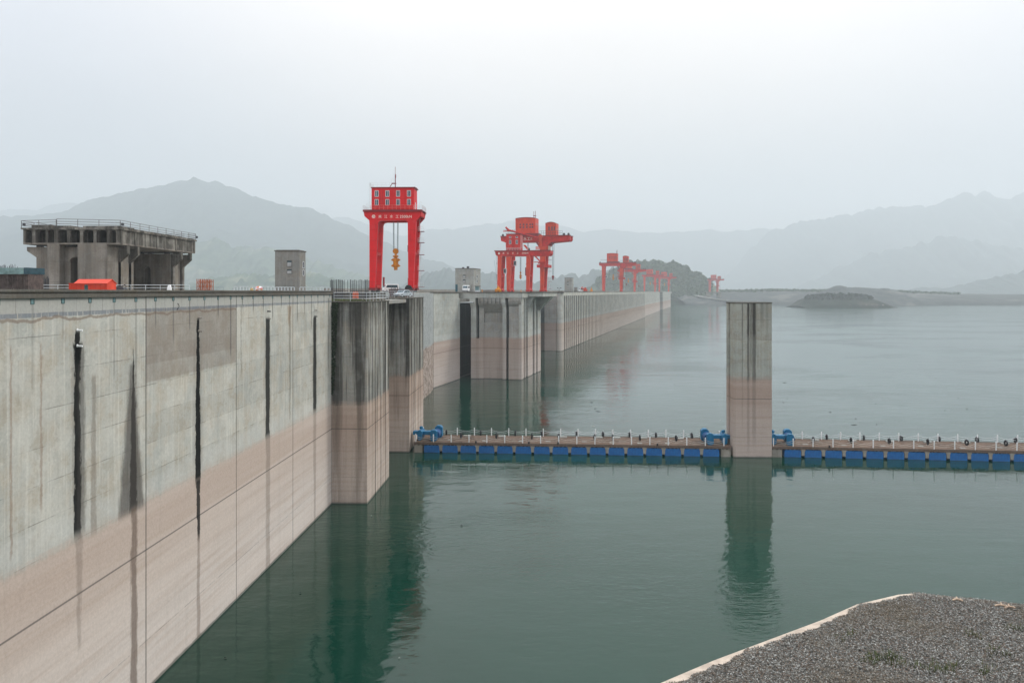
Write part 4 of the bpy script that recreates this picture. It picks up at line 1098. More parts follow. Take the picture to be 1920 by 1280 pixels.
# ================================================================== GANTRY CRANES
def leg_mesh(xo0, xi0, z0, xo1, xi1, z1, y0, y1, yb0=None, yb1=None):
    """tapered box leg: outer/inner x at bottom and top, y range at top and at bottom"""
    yb0 = y0 if yb0 is None else yb0; yb1 = y1 if yb1 is None else yb1
    mb = MB(); a, b = sorted((xo0, xi0)); c, d = sorted((xo1, xi1))
    mb.frus((a, yb0, b, yb1, z0), (c, y0, d, y1, z1))
    for s_ in (0,):   # raised edge plates
        pass
    return mb
def boggie(mb, x0, x1, y0, y1):
    mb.box(x0 - .15, y0 - .5, .55, x1 + .15, y1 + .5, 1.15)
def stairs(t, x, y, levels, paint, rail, w=1.3):
    for a, b in zip(levels, levels[1:]):
        mb = MB(); mb.box(x, y, a - .12, x + w + .5, y + 1.4, a); mb.build('stair_landing', paint, t)
        mb = MB()
        mb.cyl((x + .3, y + .2, a), (x + .75, y + .2, b), .05, n=5); mb.cyl((x + .3, y + 1.0, a), (x + .75, y + 1.0, b), .05, n=5)
        n_ = int((b - a) / .35)
        for i in range(1, n_): 
            f_ = i / n_; mb.cyl((x + .3 + .45 * f_, y + .2, a + (b - a) * f_), (x + .3 + .45 * f_, y + 1.0, a + (b - a) * f_), .03, n=4)
        for xx in (x + .1, x + w + .4): mb.cyl((xx, y, a), (xx, y, a + 1.1), .035, n=5)
        mb.cyl((x + .1, y, a + 1.1), (x + w + .4, y, a + 1.1), .035, n=5); mb.cyl((x + .1, y, a + .6), (x + w + .4, y, a + .6), .03, n=5)
        mb.build('stair_flight', rail, t)
def rail_box(mb, pts, h, sp, r): rail_run(mb, pts, h, sp, r, (.5,))
def hookblock(t, x, y, ztop, zhook, mat, s=1.0, dx=.55):
    mb = MB()
    for d in (-dx, dx):
        for e_ in (-.09, .09): mb.cyl((x + d + e_, y, ztop), (x + d * .9 + e_, y, zhook + 3.9 * s), .06, n=5)
    mb.build('cable', M['rope'], t)
    mb = MB(); z = zhook
    mb.cyl((x, y - .35 * s, z + 4.2 * s), (x, y + .35 * s, z + 4.2 * s), .62 * s, n=18)
    mb.cyl((x, y - .42 * s, z + 4.2 * s), (x, y + .42 * s, z + 4.2 * s), .22 * s, n=12)
    mb.lathe([(.25 * s, 3.7 * s), (.25 * s, 3.3 * s), (.62 * s, 3.25 * s), (.62 * s, 2.9 * s), (.35 * s, 2.8 * s), (.35 * s, 2.55 * s), (.58 * s, 2.5 * s), (.58 * s, .9 * s), (.42 * s, .85 * s), (.42 * s, 0)], 14, (x, y, z))
    for zz in (2.25, .95):
        mb.frus((x - 1.1 * s, y - .12 * s, x + 1.1 * s, y + .12 * s, z + zz * s), (x - .6 * s, y - .2 * s, x + .6 * s, y + .2 * s, z + (zz + .38) * s))
        mb.frus((x - .6 * s, y - .2 * s, x + .6 * s, y + .2 * s, z + (zz - .3) * s), (x - 1.1 * s, y - .12 * s, x + 1.1 * s, y + .12 * s, z + zz * s))
    mb.build('hook_block', mat, t, bevel=.03)
def cwin(t, x, z, w_, h_, y, dbl=True, two=False):
    f = MB(); e_ = .13
    f.box(x - w_ / 2 - e_, y - .06, z - h_ / 2 - e_, x - w_ / 2, y + .02, z + h_ / 2 + e_); f.box(x + w_ / 2, y - .06, z - h_ / 2 - e_, x + w_ / 2 + e_, y + .02, z + h_ / 2 + e_)
    f.box(x - w_ / 2, y - .06, z + h_ / 2, x + w_ / 2, y + .02, z + h_ / 2 + e_); f.box(x - w_ / 2, y - .06, z - h_ / 2 - e_, x + w_ / 2, y + .02, z - h_ / 2)
    if dbl: f.box(x - .05, y - .05, z - h_ / 2, x + .05, y + .01, z + h_ / 2)
    o = f.build('window', M['frame'], t); MB().box(x - w_ / 2, y - .03, z - h_ / 2, x + w_ / 2, y + .01, z + h_ / 2).build('pane', M['glass'], o)

# ---- the nearest crane
s1 = .02709
cX = lambda v: (v - 470) * s1
cZ = lambda v: (1210 - v) * s1
k1 = thing('gantry_crane', 'tall bright red gantry crane with a two-storey windowed house and hanging yellow hook block', 'gantry crane', (PX(735.4, 200), 200, 29.86), -WA, 'red gantry cranes along the crest')
red, dred = M['red'], M['dark_red']
top = cZ(452)
for y0 in (0, 5.9):
    mb = MB()
    xl, xr = cX(203), cX(742)
    ul = [(xl, top - .35), (xl + .25, cZ(508)), (cX(256), cZ(545)), (cX(258), cZ(580)), (cX(338), cZ(580)), (cX(343), cZ(562)), (cX(356), cZ(551)), (cX(375), cZ(547)),
          (cX(598), cZ(547)), (cX(608), cZ(552)), (cX(614), cZ(566)), (cX(614), cZ(580)), (cX(690), cZ(580)), (cX(690), cZ(556)), (xr - .25, cZ(508)), (xr, top - .35)]
    mb.prism(ul, 'y', y0, y0 + 1.25); mb.build('girder', red, k1)
    MB().box(xl - .12, y0 - .35, top - .36, xr + .12, y0 + 1.5, top).build('flange', dred, k1)
    for a, b in (((262, 313), (258, 338)), ((668, 622), (690, 614))):
        leg_mesh(cX(a[0]), cX(a[1]), 1.1, cX(b[0]), cX(b[1]), cZ(580), y0, y0 + 1.25, y0 - (.5 if y0 == 0 else -.5), y0 + 1.25 + (-.4 if y0 == 0 else .5)).build('leg', red, k1)
    for a, b in ((262, 313), (622, 668)):
        mb = MB(); boggie(mb, cX(a), cX(b), y0 - .3, y0 + 1.2); mb.build('wheel_bogie', dred, k1)
    for a, b in ((262, 313), (622, 668)):
        for yy in (y0 - .5, y0 + .4, y0 + 1.3): MB().cyl((cX((a + b) / 2) - .3, yy, .36), (cX((a + b) / 2) + .3, yy, .36), .36, n=14).build('rail_wheel', M['dark'], k1)
mb = MB()                                     # end beams joining the frames
for a in (300, 650): mb.box(cX(a) - .5, 1.2, cZ(862), cX(a) + .5, 6, cZ(836)); mb.box(cX(a) - .45, 1.2, 1.1, cX(a) + .45, 6, 1.9)
for a in (230, 715): mb.box(cX(a) - .6, 1.25, top - 1.5, cX(a) + .6, 5.9, top - .36)
mb.build('tie_beam', M['red_orange'], k1)
MB().box(cX(200), -.35, top - .02, cX(745), 7.5, top + .12).build('platform', dred, k1)
hx0, hx1, hz0, hz1 = cX(272), cX(668), top + .1, cZ(243)
MB().box(hx0, .7, hz0, hx1, 5.6, hz1).build('machine_house', red, k1)
mb = MB(); mb.prism([(.5, hz1), (5.8, hz1 - .05), (5.8, hz1 + .12), (3.1, hz1 + .3), (.5, hz1 + .18)], 'x', hx0 - .15, hx1 + .3); mb.build('house_roof', M['dark_red'], k1)
for xx in (320, 420, 520, 621):
    for zz in (296, 377): cwin(k1, cX(xx), cZ(zz), .72, 1.32, .70)
f = MB(); f.box(hx1 - .02, 2.6, top + .15, hx1 + .05, 3.5, top + 2.2); f.build('house_door', M['frame'], k1)
mb = MB(); rail_box(mb, [(cX(270), .0, top + .1), (cX(668), .0, top + .1)], 1.15, 1.05, .04); mb.build('front_railing', M['railred'], k1)
mb = MB(); rail_box(mb, [(cX(270), 0, top + .1), (cX(198), 0, top + .1), (cX(198), 7, top + .1)], 1.1, 1.2, .035); mb.cyl((cX(235), 0, top + .1), (cX(235), 0, top + 1.9), .04); mb.build('side_railing', M['railwhite'], k1)
mb = MB(); rail_box(mb, [(cX(672), 0, top + .1), (cX(747), 0, top + .1), (cX(747), 7, top + .1)], 1.1, .9, .035)
mb.tube([(cX(724), 0, top + .1), (cX(722), 0, top + 1.9), (cX(733), 0, top + 2.2), (cX(744), 0, top + 1.7)], .045); mb.build('side_railing', M['railwhite'], k1)
mb = MB(); rail_box(mb, [(cX(440), 1.2, hz1 + .2), (cX(252), 1.2, hz1 + .2), (cX(252), 5.2, hz1 + .2)], 1.15, 1.1, .03)
for xx in (250, 262): mb.cyl((cX(xx), .8, top + .2), (cX(xx), .8, hz1 + 1.3), .03, n=5)
z_ = top + .4
while z_ < hz1 + 1.2: mb.cyl((cX(250), .8, z_), (cX(262), .8, z_), .025, n=4); z_ += .45
mb.build('roof_railing', M['railwhite'], k1)
mb = MB(); mb.cyl((cX(485), 2, hz1), (cX(485), 2, cZ(120)), .11); mb.cyl((cX(485), 2, cZ(120)), (cX(485), 2, cZ(42)), .05); mb.cyl((cX(487), 2, cZ(145)), (cX(487), 2, cZ(112)), .14)
mb.tube([(cX(428), 2, hz1 + .1), (cX(455), 2, cZ(198)), (cX(488), 2, cZ(196))], .10); mb.box(cX(452), 1.8, cZ(200), cX(492), 2.2, cZ(192)); mb.build('mast', dred, k1)
mb = MB(); mb.box(cX(448), 1.9, cZ(192), cX(450), 2, cZ(148)); mb.box(cX(468), 1.9, cZ(192), cX(470), 2, cZ(148)); mb.box(cX(448), 1.9, cZ(150), cX(470), 2, cZ(148)); mb.build('mast_cage', M['railwhite'], k1)
stairs(k1, cX(676), 5.2, [cZ(1158), cZ(1003), cZ(852), cZ(737), cZ(632), top + .2], dred, M['railwhite'], 1.1)
for b_ in ((cX(613), -.2, cZ(836), cX(620), .3, cZ(776)), (cX(616), -.3, cZ(1170), cX(622), .3, cZ(1078)), (cX(345), 5, cZ(1150), cX(357), 6, cZ(1066))): MB().box(*b_).build('cable_box', dred, k1)
hookblock(k1, cX(481), 3.2, cZ(550), cZ(1002), M['yellow'], 1.14, .55)
mb = MB(); mb.lathe([(.5, 0), (.9, .1), (.9, .5), (.5, .6)], 14); cr = mb.build('cable_reel', M['black'], k1); cr.location = (cX(632), -1.4, .95); cr.rotation_euler = (R(90), 0, 0)
for body, xx, sz in (('夹', 356, .86), ('江', 410, .86), ('水', 462, .86), ('工', 516, .86), ('2500kN', 596, .86)):
    text_mesh('lettering', body, sz * (1.0 if len(body) == 1 else 1.1), M['text'], k1, (cX(xx), -.01, cZ(513)), .015)
mb = MB(); em = []
for i in range(24):
    a0, a1 = i * PI / 12, (i + 1) * PI / 12
    for r0, r1 in ((.26, .42),):
        mb.prism([(r0 * math.cos(a0), r0 * math.sin(a0)), (r1 * math.cos(a0), r1 * math.sin(a0)), (r1 * math.cos(a1), r1 * math.sin(a1)), (r0 * math.cos(a1), r0 * math.sin(a1))], 'y', 0, .03)
mb.prism([(-.2, -.2), (-.05, -.2), (.2, .2), (.05, .2)], 'y', 0, .03); mb.prism([(-.2, .05), (.0, .05), (-.1, .2)], 'y', 0, .03)
em = mb.build('emblem', M['text'], k1); em.location = (cX(297), -.03, cZ(510))

# ---- the second crane: low cantilever gantry with a small house
s2 = .0366
cX = lambda v: (v - 900) * s2
cZ = lambda v: (1160 - v) * s2
ro = M['red_orange']
k2 = thing('gantry_crane', 'lower red gantry crane with a small four-windowed house, in front of the taller double-house one', 'gantry crane', (PX(966.5, 385), 385, 29.86), -DA * .9, 'red gantry cranes along the crest')
top = cZ(612)
for y0 in (0, 7.0):
    mb = MB(); mb.prism([(cX(622), top - .3), (cX(632), cZ(668)), (cX(655), cZ(684)), (cX(1340), cZ(684)), (cX(1362), cZ(660)), (cX(1362), top - .3)], 'y', y0, y0 + 1.5); mb.build('girder', ro, k2)
    MB().box(cX(612), y0 - .4, top - .32, cX(1366), y0 + 1.8, top).build('flange', dred, k2)
    for a, b in (((655, 695), (660, 716)), ((1082, 1044), (1102, 1044))):
        leg_mesh(cX(a[0]), cX(a[1]), 1.2, cX(b[0]), cX(b[1]), cZ(682), y0, y0 + 1.4, y0 - .3, y0 + 1.2).build('leg', M['bright_orange'] if y0 == 0 else ro, k2)
    mb = MB(); boggie(mb, cX(655), cX(695), y0 - .3, y0 + 1.2); mb.box(cX(650), y0, 0, cX(700), y0 + 1, .6); mb.build('wheel_bogie', ro, k2); mb = MB(); boggie(mb, cX(1044), cX(1082), y0 - .3, y0 + 1.2); mb.box(cX(1040), y0, 0, cX(1086), y0 + 1, .6); mb.build('wheel_bogie', ro, k2)
mb = MB()
for a in (690, 1070): mb.box(cX(a) - .6, 1.3, cZ(960), cX(a) + .6, 7, cZ(930)); mb.box(cX(a) - .5, 1.3, .8, cX(a) + .5, 7, 1.9)
mb.box(cX(622), 1.5, top - 1.6, cX(640), 7, top - .3); mb.box(cX(1340), 1.5, top - 1.6, cX(1362), 7, top - .3); mb.build('tie_beam', ro, k2)
MB().box(cX(640), 1.4, top - .3, cX(1000), 7.2, top - .05).build('platform', dred, k2)
MB().box(cX(772), .6, top, cX(962), 6.2, cZ(398)).build('machine_house', ro, k2)
mb = MB(); mb.box(cX(766), .4, cZ(400), cX(968), 6.4, cZ(390)); mb.build('house_roof', dred, k2)
for xx in (825, 914): cwin(k2, cX(xx), cZ(438), .8, .55, .6, False); cwin(k2, cX(xx), cZ(502), .85, 1.7, .6)
mb = MB()
for yy in np.linspace(1.0, 5.8, 5): mb.box(cX(962) - .02, yy - .3, cZ(580), cX(962) + .04, yy + .3, cZ(412))
mb.build('side_panel', plain('faded_pink_panel', (.42, .22, .20), .6, .15), k2)
mb = MB(); rail_box(mb, [(cX(775), 0, top), (cX(968), 0, top)], 1.25, .8, .05); mb.build('front_railing', M['galv'], k2)
mb = MB(); rail_box(mb, [(cX(615), 0, top), (cX(760), 0, top)], 1.1, 1.6, .04); mb.build('side_railing', M['railwhite'], k2); mb = MB(); rail_box(mb, [(cX(1060), 0, top), (cX(1168), 0, top)], 1.5, 1.6, .04); mb.build('side_railing', M['railwhite'], k2); mb = MB(); mb.tube([(cX(760), 0, top), (cX(735), 0, top + 1.3), (cX(735), 0, top + 2.2)], .06); mb.build('davit', M['railwhite'], k2)
for f_ in (0.25, .8, 1.35): MB().box(cX(1170), -.1, top + f_, cX(1335), .02, top + f_ + .38).build('guard_board', M['bright_orange'], k2)
mb = MB(); mb.box(cX(1336), 0, top, cX(1362), 1.6, top + 1.9); mb.build('cable_cabinet', plain('beige_cabinet', (.45, .36, .30), .6), k2)
mb = MB(); mb.prism([(cX(1000), cZ(540)), (cX(1030), cZ(540)), (cX(1092), top), (cX(1060), top)], 'y', .2, .8); mb.build('brace', M['bright_orange'], k2)
mb = MB(); mb.lathe([(.3, 0), (.45, .2), (.45, .9), (.25, 1.1)], 10, (cX(1082), .4, top)); mb.build('winch', M['dark'], k2)
hookblock(k2, cX(915), 9.4, cZ(690), cZ(985), M['yellow'], .75, .2)
mb = MB(); mb.box(cX(718), 3.6, cZ(915), cX(752), 5.0, cZ(845)); cbn = mb.build('operator_cab', M['frame'], k2); MB().box(cX(722), 3.55, cZ(905), cX(748), 3.6, cZ(852)).build('pane', M['glass'], cbn)
stairs(k2, cX(608), 4.5, [cZ(1045), cZ(930), cZ(775), top], dred, M['railwhite'], .9)
mb = MB(); mb.tube([(cX(612), 0, cZ(740)), (cX(655), 0, cZ(1040))], .05); mb.tube([(cX(640), 0, cZ(640)), (cX(650), 0, cZ(1040))], .04); mb.build('cable', M['rope'], k2)
mb = MB(); mb.box(cX(1030), -.2, cZ(945), cX(1044), .4, cZ(840)); mb.build('cable_box', dred, k2)
for body, xx in (('夹', 738), ('江', 797), ('水', 865), ('工', 930), ('2500kN', 1030)):
    text_mesh('lettering', body, 1.0, M['text'], k2, (cX(xx), -.012, cZ(650)), .015)
mb = MB(); mb.cyl((0, -.03, 0), (0, 0, 0), .48, n=18); em = mb.build('emblem', M['text'], k2); em.location = (cX(678), 0, cZ(650)); 
mb = MB(); mb.prism([(-.24, -.22), (-.08, -.22), (.24, .22), (.08, .22)], 'y', -.05, -.035); em2 = mb.build('emblem_stroke', ro, em)

# ---- big twin-house crane, also the model of the distant ones
s3 = .0403
cX = lambda v: (v - 1020) * s3
cZ = lambda v: (1160 - v) * s3
def big_crane(label, group):
    t = thing('gantry_crane', label, 'gantry crane', (0, 0, 0), 0, group)
    top = cZ(425)
    for y0 in (0, 8.0):
        mb = MB(); mb.prism([(cX(695), top), (cX(700), cZ(482)), (cX(745), cZ(498)), (cX(775), cZ(515)), (cX(850), cZ(515)), (cX(865), cZ(500)), (cX(1200), cZ(500)), (cX(1225), cZ(515)), (cX(1225), cZ(560)), (cX(1330), cZ(560)), (cX(1372), cZ(510)), (cX(1612), cZ(492)), (cX(1625), cZ(470)), (cX(1625), top)], 'y', y0, y0 + 1.7); mb.build('girder', ro, t)
        MB().box(cX(690), y0 - .4, top, cX(1632), y0 + 2.1, top + .3).build('flange', dred, t)
        for a, b in (((780, 818), (765, 848)), ((1272, 1232), (1306, 1226))):
            leg_mesh(cX(a[0]), cX(a[1]), 1.2, cX(b[0]), cX(b[1]), cZ(515 if a[0] < 1000 else 560), y0, y0 + 1.7, y0 - .3, y0 + 1.4).build('leg', M['bright_orange'] if y0 == 0 else ro, t)
        mb = MB(); boggie(mb, cX(778), cX(820), y0 - .4, y0 + 1.5); mb.box(cX(772), y0, 0, cX(826), y0 + 1.2, .6); mb.build('wheel_bogie', ro, t); mb = MB(); boggie(mb, cX(1230), cX(1274), y0 - .4, y0 + 1.5); mb.box(cX(1220), y0, 0, cX(1282), y0 + 1.2, .6); mb.build('wheel_bogie', ro, t)
    mb = MB()
    for a in (800, 1260): mb.box(cX(a) - .7, 1.5, cZ(835), cX(a) + .7, 8, cZ(790)); mb.box(cX(a) - .6, 1.5, .8, cX(a) + .6, 8, 2.2)
    for a in (712, 1600): mb.box(cX(a) - .5, 1.7, cZ(485), cX(a) + .5, 8, top)
    mb.build('tie_beam', ro, t)
    MB().box(cX(700), 1.7, top - .05, cX(1500), 8, top + .2).build('platform', dred, t)
    # houses with shallow arched roofs
    for (x0, x1, zb, zt, bow, y0, y1, wins, nm) in ((893, 1162, 385, 188, 10, .8, 9.2, [(958, 270), (1003, 270), (1047, 270), (1093, 270), (1122, 270), (958, 306), (1003, 306), (1047, 306), (1093, 306), (1122, 306)], 'main_house'),
                                                    (1297, 1437, 415, 262, 16, .8, 8.6, [(1345, 315), (1385, 315), (1417, 315), (1345, 340), (1385, 340), (1417, 340)], 'auxiliary_house')):
        a, b = cX(x0), cX(x1); n_ = 10
        pr = [(a, cZ(zb)), (b, cZ(zb))] + [(b + (a - b) * i / n_, cZ(zt) + bow * s3 * math.sin(PI * i / n_)) for i in range(n_ + 1)]
        MB().prism(pr, 'y', y0, y1).build(nm, M['bright_orange'], t)
        mb = MB()
        for i in range(n_):
            p0 = (b + (a - b) * i / n_, cZ(zt) + bow * s3 * math.sin(PI * i / n_) + .01); p1 = (b + (a - b) * (i + 1) / n_, cZ(zt) + bow * s3 * math.sin(PI * (i + 1) / n_) + .01)
            mb.prism([p0, p1, (p1[0], p1[1] + .2), (p0[0], p0[1] + .2)], 'y', y0 - .25, y1 + .25)
        mb.build('house_roof', dred, t)
        for xx, zz in wins:
            MB().box(cX(xx) - .36, y0 - .03, cZ(zz) - .42, cX(xx) + .36, y0 + .05, cZ(zz) + .42).build('window', M['glass'], t)
        mb = MB()
        for k in range(3):
            yy = y0 + 1.2 + k * 2.5
            mb.box(b - .05, yy, cZ(zt) - 3.6, b + .05, yy + 1.0, cZ(zt) - 2.2)
        mb.build('side_window', plain('pale_shutter', (.40, .30, .28), .6), t)
    mb = MB(); mb.box(cX(890), .6, cZ(425), cX(1200), 9.3, cZ(385)); mb.build('house_base', dred, t)
    mb = MB(); rail_box(mb, [(cX(1215), 0, top + .3), (cX(1525), 0, top + .3)], 2.3, 1.3, .06); mb.build('deck_railing', M['dark'], t); mb = MB(); rail_box(mb, [(cX(735), 0, top + 2.4), (cX(890), 0, top + 2.4)], 1.2, 1.3, .05); mb.build('deck_railing', M['dark'], t)
    for xx in (1545, 1605, 722): MB().lathe([(.5, 0), (.6, .2), (.6, .8), (.3, 1.1)], 10, (cX(xx), .6, top + .3)).build('buffer', M['dark'], t)
    mb = MB(); mb.cyl((cX(1135), 2, cZ(190)), (cX(1135), 2, cZ(95)), .12); mb.cyl((cX(1156), 2, cZ(190)), (cX(1156), 2, cZ(90)), .12); mb.box(cX(1128), 1.8, cZ(158), cX(1164), 2.2, cZ(148)); mb.build('mast', dred, t)
    hookblock(t, cX(1050), 3, cZ(500), cZ(860), M['yellow'], 1.2, .25)
    mb = MB(); mb.cyl((cX(1384), 2.5, cZ(508)), (cX(1384), 2.5, cZ(940)), .12, n=5); mb.cyl((cX(1404), 2.5, cZ(508)), (cX(1398), 2.5, cZ(940)), .12, n=5); mb.build('cable', M['rope'], t)
    mb = MB(); mb.lathe([(.3, 0), (.4, .5), (.35, 1.1), (.65, 1.3), (.65, 2.1), (.3, 2.3)], 10, (cX(1390), 2.5, cZ(1000))); mb.build('hook', M['dark_red'], t)
    mb = MB(); mb.box(cX(1205), -1, cZ(790), cX(1310), 1, cZ(775)); mb.box(cX(1190), -1, cZ(838), cX(1340), 9, cZ(800)); mb.box(cX(1150), -.8, cZ(772), cX(1310), .4, cZ(762)); mb.build('leg_platform', ro, t)
    mb = MB(); mb.prism([(cX(1150), cZ(690)), (cX(1175), cZ(690)), (cX(1225), cZ(745)), (cX(1225), cZ(765))], 'y', .3, 1.0); mb.build('brace', ro, t); mb = MB(); mb.prism([(cX(1130), cZ(500)), (cX(1160), cZ(500)), (cX(1228), cZ(600)), (cX(1228), cZ(640))], 'y', 8.4, 9.2); mb.build('brace', ro, t)
    stairs(t, cX(1318), 4.5, [cZ(1120), cZ(1020), cZ(885), cZ(735), cZ(570)], dred, M['railwhite'], 1.2)
    mb = MB(); mb.box(cX(852), 3.5, cZ(810), cX(888), 5.2, cZ(740)); cb_ = mb.build('operator_cab', M['frame'], t); MB().box(cX(856), 3.44, cZ(800), cX(884), 3.5, cZ(748)).build('pane', M['glass'], cb_)
    return t
k3 = big_crane('taller red gantry crane with two machine houses and a long cantilever, behind the low one', 'red gantry cranes along the crest')
k3.location = (PX(983.4, 425), 425, 29.86); k3.rotation_euler.z = -DA
# distant copies, taken before the parts only the near one shows
far = []
for px, D, lab, rz in ((1147, 820, 'first of the distant red twin-house cranes, clear of the others, yellow hook hanging', -DA),
                       (1176, 1060, 'distant red crane half hidden behind the first of the far row', -DA),
                       (1217.5, 1400, 'pale red hazy crane third in the far row, in front of the wooded hill', -DA),
                       (1245, 1590, 'faint pink crane at the end of the dam, last before the wooded hill slope', -DA * .4),
                       (1339, 1870, 'faint isolated crane on tall legs beyond the curved bridge', 0.1)):
    far.append(dup(k3, (PX(px, D), D, 29.9), rz, lab))
# jib boom and lettering that show on the near one only
mb = MB()
def bar(p, q_, r0, r1, y): mb.cyl((cX(p[0]), y, cZ(p[1])), (cX(q_[0]), y, cZ(q_[1])), r0, r1, n=6)
bar((772, 305), (820, 345), .55, .45, -1.2); bar((820, 345), (1225, 455), .5, .35, -1.2); bar((740, 358), (860, 350), .3, .3, -1.2); bar((772, 305), (800, 352), .3, .2, -1.2)
mb.build('jib', ro, k3)
mb = MB(); mb.prism([(cX(1220), cZ(560)), (cX(1260), cZ(560)), (cX(1258), cZ(450)), (cX(1225), cZ(450))], 'y', -1.6, -.5); mb.prism([(cX(1210), cZ(445)), (cX(1275), cZ(445)), (cX(1262), cZ(415)), (cX(1225), cZ(412))], 'y', -1.8, -.4); mb.build('jib_post', M['bright_orange'], k3)
mb = MB()
for k in range(8): mb.box(cX(800 + k * 14), -1.1, cZ(385 - (k % 3) * 10), cX(808 + k * 14), -.6, cZ(350 - (k % 2) * 12))
mb.build('rigging', M['frame'], k3)
text_mesh('lettering', '水工', 2.0, M['text'], k3, (cX(1052), -.02, cZ(463)), .015)
text_mesh('lettering', '江', 1.3, M['text'], k3, (cX(1112), -.02, cZ(463)), .015)

# ================================================================== FLOATING BOOMS
m = Mat('pontoon_steel', 0.42, 0, 0.5)
x, y, z = m.loc()
n = m.noise(m.vec(x, y, z), 1.3, 5, 0.6)
c = m.mix(n.ss(.3, .7), (0.002, 0.095, 0.29), (0.003, 0.135, 0.39))
gx = ((x / .52).mod(1.0) - .5).abs().ss(.455, .49); gz = ((z / .47).mod(1.0) - .5).abs().ss(.45, .49)
c = m.mix(gx.max(gz) * .55, c, (0.004, 0.035, 0.13))
c = m.mix(z.ss(1.28, 1.36) * .8, c, (0.012, 0.20, 0.47))
c = m.mix((z + n * .25).ss(.28, .08) * .75, c, (.02, .03, .03))
m.color(c); M['pontoon'] = m.mat
PROTO = {}
def boom(label, A, B, n_pont, lead, tail, arms):
    A, B = Vector(A), Vector(B)
    L = (B - A).length; rz = math.atan2(B.y - A.y, B.x - A.x)
    t = thing('floating_boom', label, 'floating boom', (A.x, A.y, 0), rz, 'floating pontoon booms')
    dep = 8.0
    mb = MB(); mb.box(0, -.02, 1.62, L, dep, 1.92); mb.build('deck', C_BOOM, t)
    mb = MB(); mb.box(0, -.10, 1.50, L, -.02, 1.99); mb.box(0, dep, 1.50, L, dep + .08, 1.99); mb.build('deck_edge', C_BOOM, t)
    mb = MB(); mb.box(0.05, .05, -.6, lead - .1, dep - .1, 1.6); mb.build('end_float', C_BOOMS, t)
    if tail: mb = MB(); mb.box(L - tail + .1, .05, -.6, L - .05, dep - .1, 1.6); mb.build('end_float', C_BOOMS, t)
    sp = (L - lead - tail) / n_pont
    for k in range(n_pont):
        x0 = lead + k * sp
        for y0, y1 in ((.0, 2.9), (dep - 2.9, dep)):
            if 'p' not in PROTO:
                w2_ = 1.47; p = MB(); p.prism([(-w2_, -.6), (w2_, -.6), (w2_, 1.18), (w2_ - .16, 1.36), (-w2_ + .16, 1.36), (-w2_, 1.18)], 'y', 0, 2.9)
                o = p.build('pontoon', M['pontoon'], t, bevel=.03); PROTO['p'] = o
            else: o = PROTO['p'].copy(); COL.objects.link(o); o.parent = t
            o.location = (x0 + sp / 2, y0, 0)
        if k < n_pont:
            xb = x0 + sp
            if k == n_pont - 1 and tail: continue
            if 'b' not in PROTO:
                p = MB(); p.prism([(-.26, .35), (.26, .35), (.28, 1.05), (.46, 1.5), (-.46, 1.5), (-.28, 1.05)], 'y', -.07, 8.07)
                PROTO['b'] = p.build('cross_beam', C_BOOMS, t); o = PROTO['b']
            else: o = PROTO['b'].copy(); COL.objects.link(o); o.parent = t
            o.location = (xb, 0, 0)
    for k in range(min(95, int(L / .7))):
        if random.random() < .8: MB().box(k * .7, .02, 1.38, k * .7 + random.uniform(.2, .55), .4, 1.60).build('packing_block', M['black'], t)
    # posts and sagging chains
    for y_, off in ((.15, .3), (dep - .12, .3 if not arms[0] else 2.6)):
        xs_ = []; x_ = off
        while x_ < L - .05: xs_.append(x_); x_ += sp * (.975 if y_ < 1 else .985)
        for x_ in xs_:
            if 'post' not in PROTO:
                p = MB(); p.cyl((0, 0, 0), (0, 0, 1.38), .095, n=10); p.lathe([(.10, 1.38), (.115, 1.42), (.07, 1.49)], 10)
                PROTO['post'] = p.build('post', M['white'], t); o = PROTO['post']
            else: o = PROTO['post'].copy(); COL.objects.link(o); o.parent = t
            o.location = (x_, y_, 1.92)
        for a, b in zip(xs_, xs_[1:]):
            mb = MB(); sg = random.uniform(.28, .48)
            for zt in (1.12, .72):
                pts = [(a + (b - a) * i / 8, y_, 1.92 + zt - sg * (1 - (2 * i / 8 - 1) ** 2) * (1 if zt > 1 else .75)) for i in range(9)]
                mb.tube(pts, .028, 5)
            mb.build('chain', M['railwhite'] if y_ > 1 else plain_chain, t)
    # black fender tyres along the far edge, smaller bollards, pale hatch plates
    x_ = lead + 3.2; k = 0
    while x_ < L - tail - 1:
        if 'tyre' not in PROTO:
            p = MB()
            pr = [(.30, -.13), (.42, -.16), (.52, -.10), (.55, 0), (.52, .10), (.42, .16), (.30, .13)]
            n_ = 18
            vs = []; fs = []
            for i in range(n_):
                a = 2 * PI * i / n_
                vs += [(h_, r_ * math.cos(a), r_ * math.sin(a)) for r_, h_ in pr]
            mm = len(pr)
            for i in range(n_):
                for j in range(mm): fs.append((i * mm + j, i * mm + (j + 1) % mm, ((i + 1) % n_) * mm + (j + 1) % mm, ((i + 1) % n_) * mm + j))
            p.add(vs, fs); PROTO['tyre'] = p.build('fender_tyre', M['black'], t, smooth=True); o = PROTO['tyre']
        else: o = PROTO['tyre'].copy(); COL.objects.link(o); o.parent = t
        o.location = (x_, dep + .1 if k % 2 == 0 else dep - 3.4, 2.38 if k % 2 == 0 else 2.47); o.rotation_euler = (0, 0, R(random.uniform(-14, 14)))
        if k % 2 == 0:
            mb = MB(); hy = 1.4 + random.uniform(0, 1.2); mb.box(x_ + 1.0, hy, 1.9, x_ + 1.9, hy + .6, 1.99); mb.build('hatch_plate', C_PALE, t)
        else:
            mb = MB(); mb.box(x_ + .2, dep - 1.6, 1.92, x_ + 1.6, dep - .8, 2.12); mb.build('hatch_plate', C_PALE, t)
        x_ += 3.4 if random.random() < .85 else 1.7; k += 1
